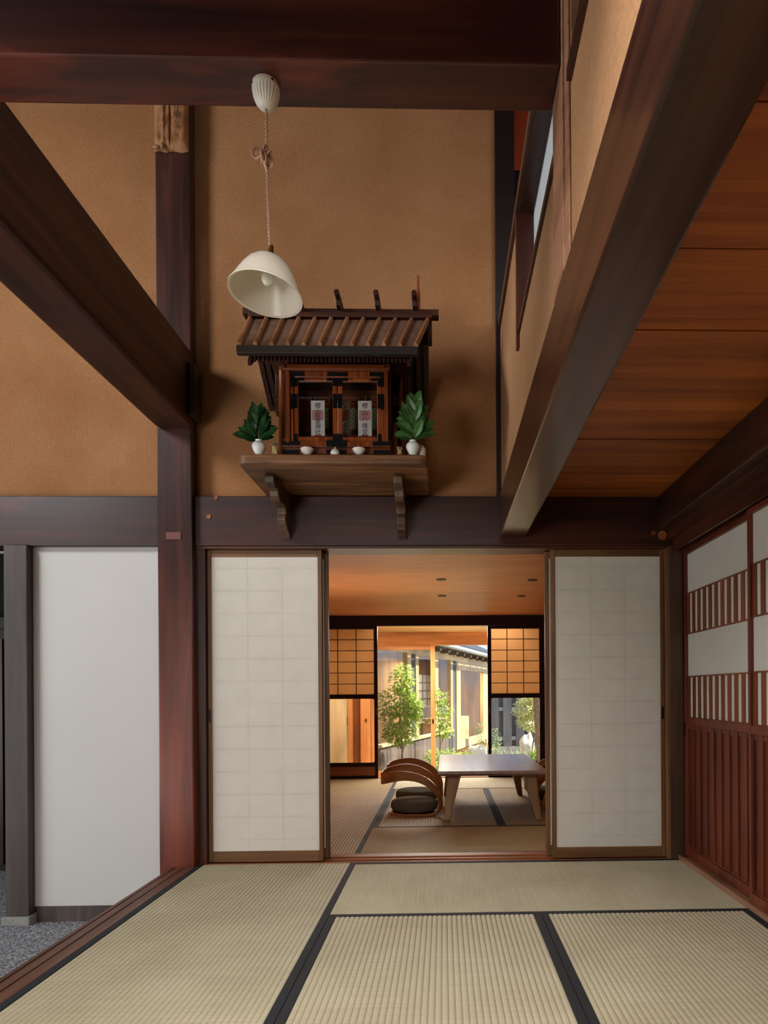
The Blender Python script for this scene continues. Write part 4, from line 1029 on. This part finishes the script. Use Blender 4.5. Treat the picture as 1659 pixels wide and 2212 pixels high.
# ================================================================== LIGHTS
def area(name, loc, target, size, power, col=(1, 1, 1), sy=None, spread=180):
    l = bpy.data.lights.new(name, 'AREA'); l.energy = power; l.color = col; l.size = size; l.spread = rad(spread)
    if sy: l.shape = 'RECTANGLE'; l.size_y = sy
    o = bpy.data.objects.new(name, l); COL.objects.link(o); o.location = loc
    o.rotation_euler = (Vector(target) - Vector(loc)).to_track_quat('-Z', 'Y').to_euler(); return o
area('high_window_light', (-4.5, .9, 4.0), (-.9, 3.7, 2.4), 1.1, 46, (.97, .98, 1.0), 1.1, 95)
area('entry_light', (-4.6, 1.6, .9), (-1.5, 2.6, .9), 2.0, 50, (.92, .97, 1.0), 1.8)
area('entry_floor_fill', (-3.3, .6, -.2), (-1.3, 2.6, 2.4), 1.6, 30, (1.0, .95, .88), 1.2)  # added low fill, stands in for bounce off a sunlit floor
area('overhead_fill', (.0, .4, 2.25), (.0, 1.2, 0), 1.8, 62, (1.0, .985, .96), 1.5, 130)  # added fill above the camera for the tatami, no ceiling lamp there
area('shrine_front_fill', (-2.4, -1.2, 1.0), (-.5, 3.3, 2.25), 1.5, 4.5, (1.0, .98, .95), 1.2, 40)  # added weak frontal fill to lift the shrine
area('pane_back_fill', (1.2, 2.4, 3.4), (.4, 2.5, 2.8), .8, 16, (.95, .98, 1.0))  # added lamp behind the frosted pane to brighten it
area('corridor_fill', (.1, 8.3, 1.74), (.1, 8.0, 0), 1.6, 95, (1.0, .90, .74), .9)  # added fill hidden by the far lintel, stands in for daylight
area('corridor_low_fill', (.98, 7.72, -.12), (.3, 9.1, 1.5), 1.8, 34, (1.0, .93, .82), .25)  # added fill hidden below the floor edge, brightens the orange head beam
area('far_row_fill', (.1, 7.56, 1.72), (.1, 7.1, .3), 1.5, 26, (.97, .98, 1.0), .14)  # added fill hidden behind the far lintel, whitens the last tatami row
area('closet_light', (-1.5, 8.1, 1.74), (-1.5, 8.6, 0), .8, 24, (1.0, .88, .66))
area('back_room_fill', (-1.12, 5.2, 1.1), (-1.05, 5.2, 3), .5, 11, (1.0, .88, .72), 2.0)  # added unseen uplight to warm the cedar ceiling
p_ = fx(12.5, -.9, 1.75); area('wing_fill', p_, (p_[0], p_[1], 0), 1.2, 40, (1.0, .93, .82))  # added fill to brighten the wing interior
p_ = fx(15.8, -.8, 1.75); area('wing_fill', p_, (p_[0], p_[1], 0), 1.0, 170, (1.0, .88, .70))  # second added fill, for the part behind the wing door
sun = bpy.data.lights.new('sun', 'SUN'); sun.energy = 14; sun.angle = rad(2); sun.color = (1, .96, .88)
so = bpy.data.objects.new('sun', sun); COL.objects.link(so); so.location = (4, 12, 8); so.rotation_euler = Vector((-.72, .16, -.85)).to_track_quat('-Z', 'Y').to_euler()
wd = bpy.data.worlds.new('World'); sc.world = wd; wd.use_nodes = True; nt = wd.node_tree; bg = nt.nodes['Background']
sky = nt.nodes.new('ShaderNodeTexSky'); sky.sky_type = 'HOSEK_WILKIE'; sky.sun_direction = (.4, -.3, .85); sky.turbidity = 4
nt.links.new(sky.outputs[0], bg.inputs[0]); bg.inputs[1].default_value = 7.5

# ================================================================== CAMERA
cam = bpy.data.cameras.new('Camera'); co = bpy.data.objects.new('Camera', cam); COL.objects.link(co); sc.camera = co
cam.sensor_fit = 'HORIZONTAL'; cam.sensor_width = 36; cam.lens = 1440 / 1659 * 36; cam.clip_start = .02
cam.shift_x = (829.5 - 995) / 1659; cam.shift_y = (1495 - 1106) / 1659
yaw = rad(1.5); roll = .0065
fw = Vector((math.sin(yaw), math.cos(yaw), 0)); r0 = Vector((math.cos(yaw), -math.sin(yaw), 0)); u0 = Vector((0, 0, 1))
rt = r0 * math.cos(roll) - u0 * math.sin(roll); up = u0 * math.cos(roll) + r0 * math.sin(roll)
co.matrix_world = Matrix(((rt.x, up.x, -fw.x, 0), (rt.y, up.y, -fw.y, 0), (rt.z, up.z, -fw.z, .95), (0, 0, 0, 1)))
sc.view_settings.view_transform = 'Standard'; sc.view_settings.look = 'None'; sc.view_settings.exposure = 0
sc.cycles.use_denoising = True
sc.cycles.max_bounces = 8; sc.cycles.use_adaptive_sampling = True; sc.cycles.adaptive_threshold = .03; sc.cycles.adaptive_min_samples = 16; sc.cycles.transparent_max_bounces = 16; sc.cycles.sample_clamp_indirect = 4
sc.cycles.caustics_reflective = False; sc.cycles.caustics_refractive = False
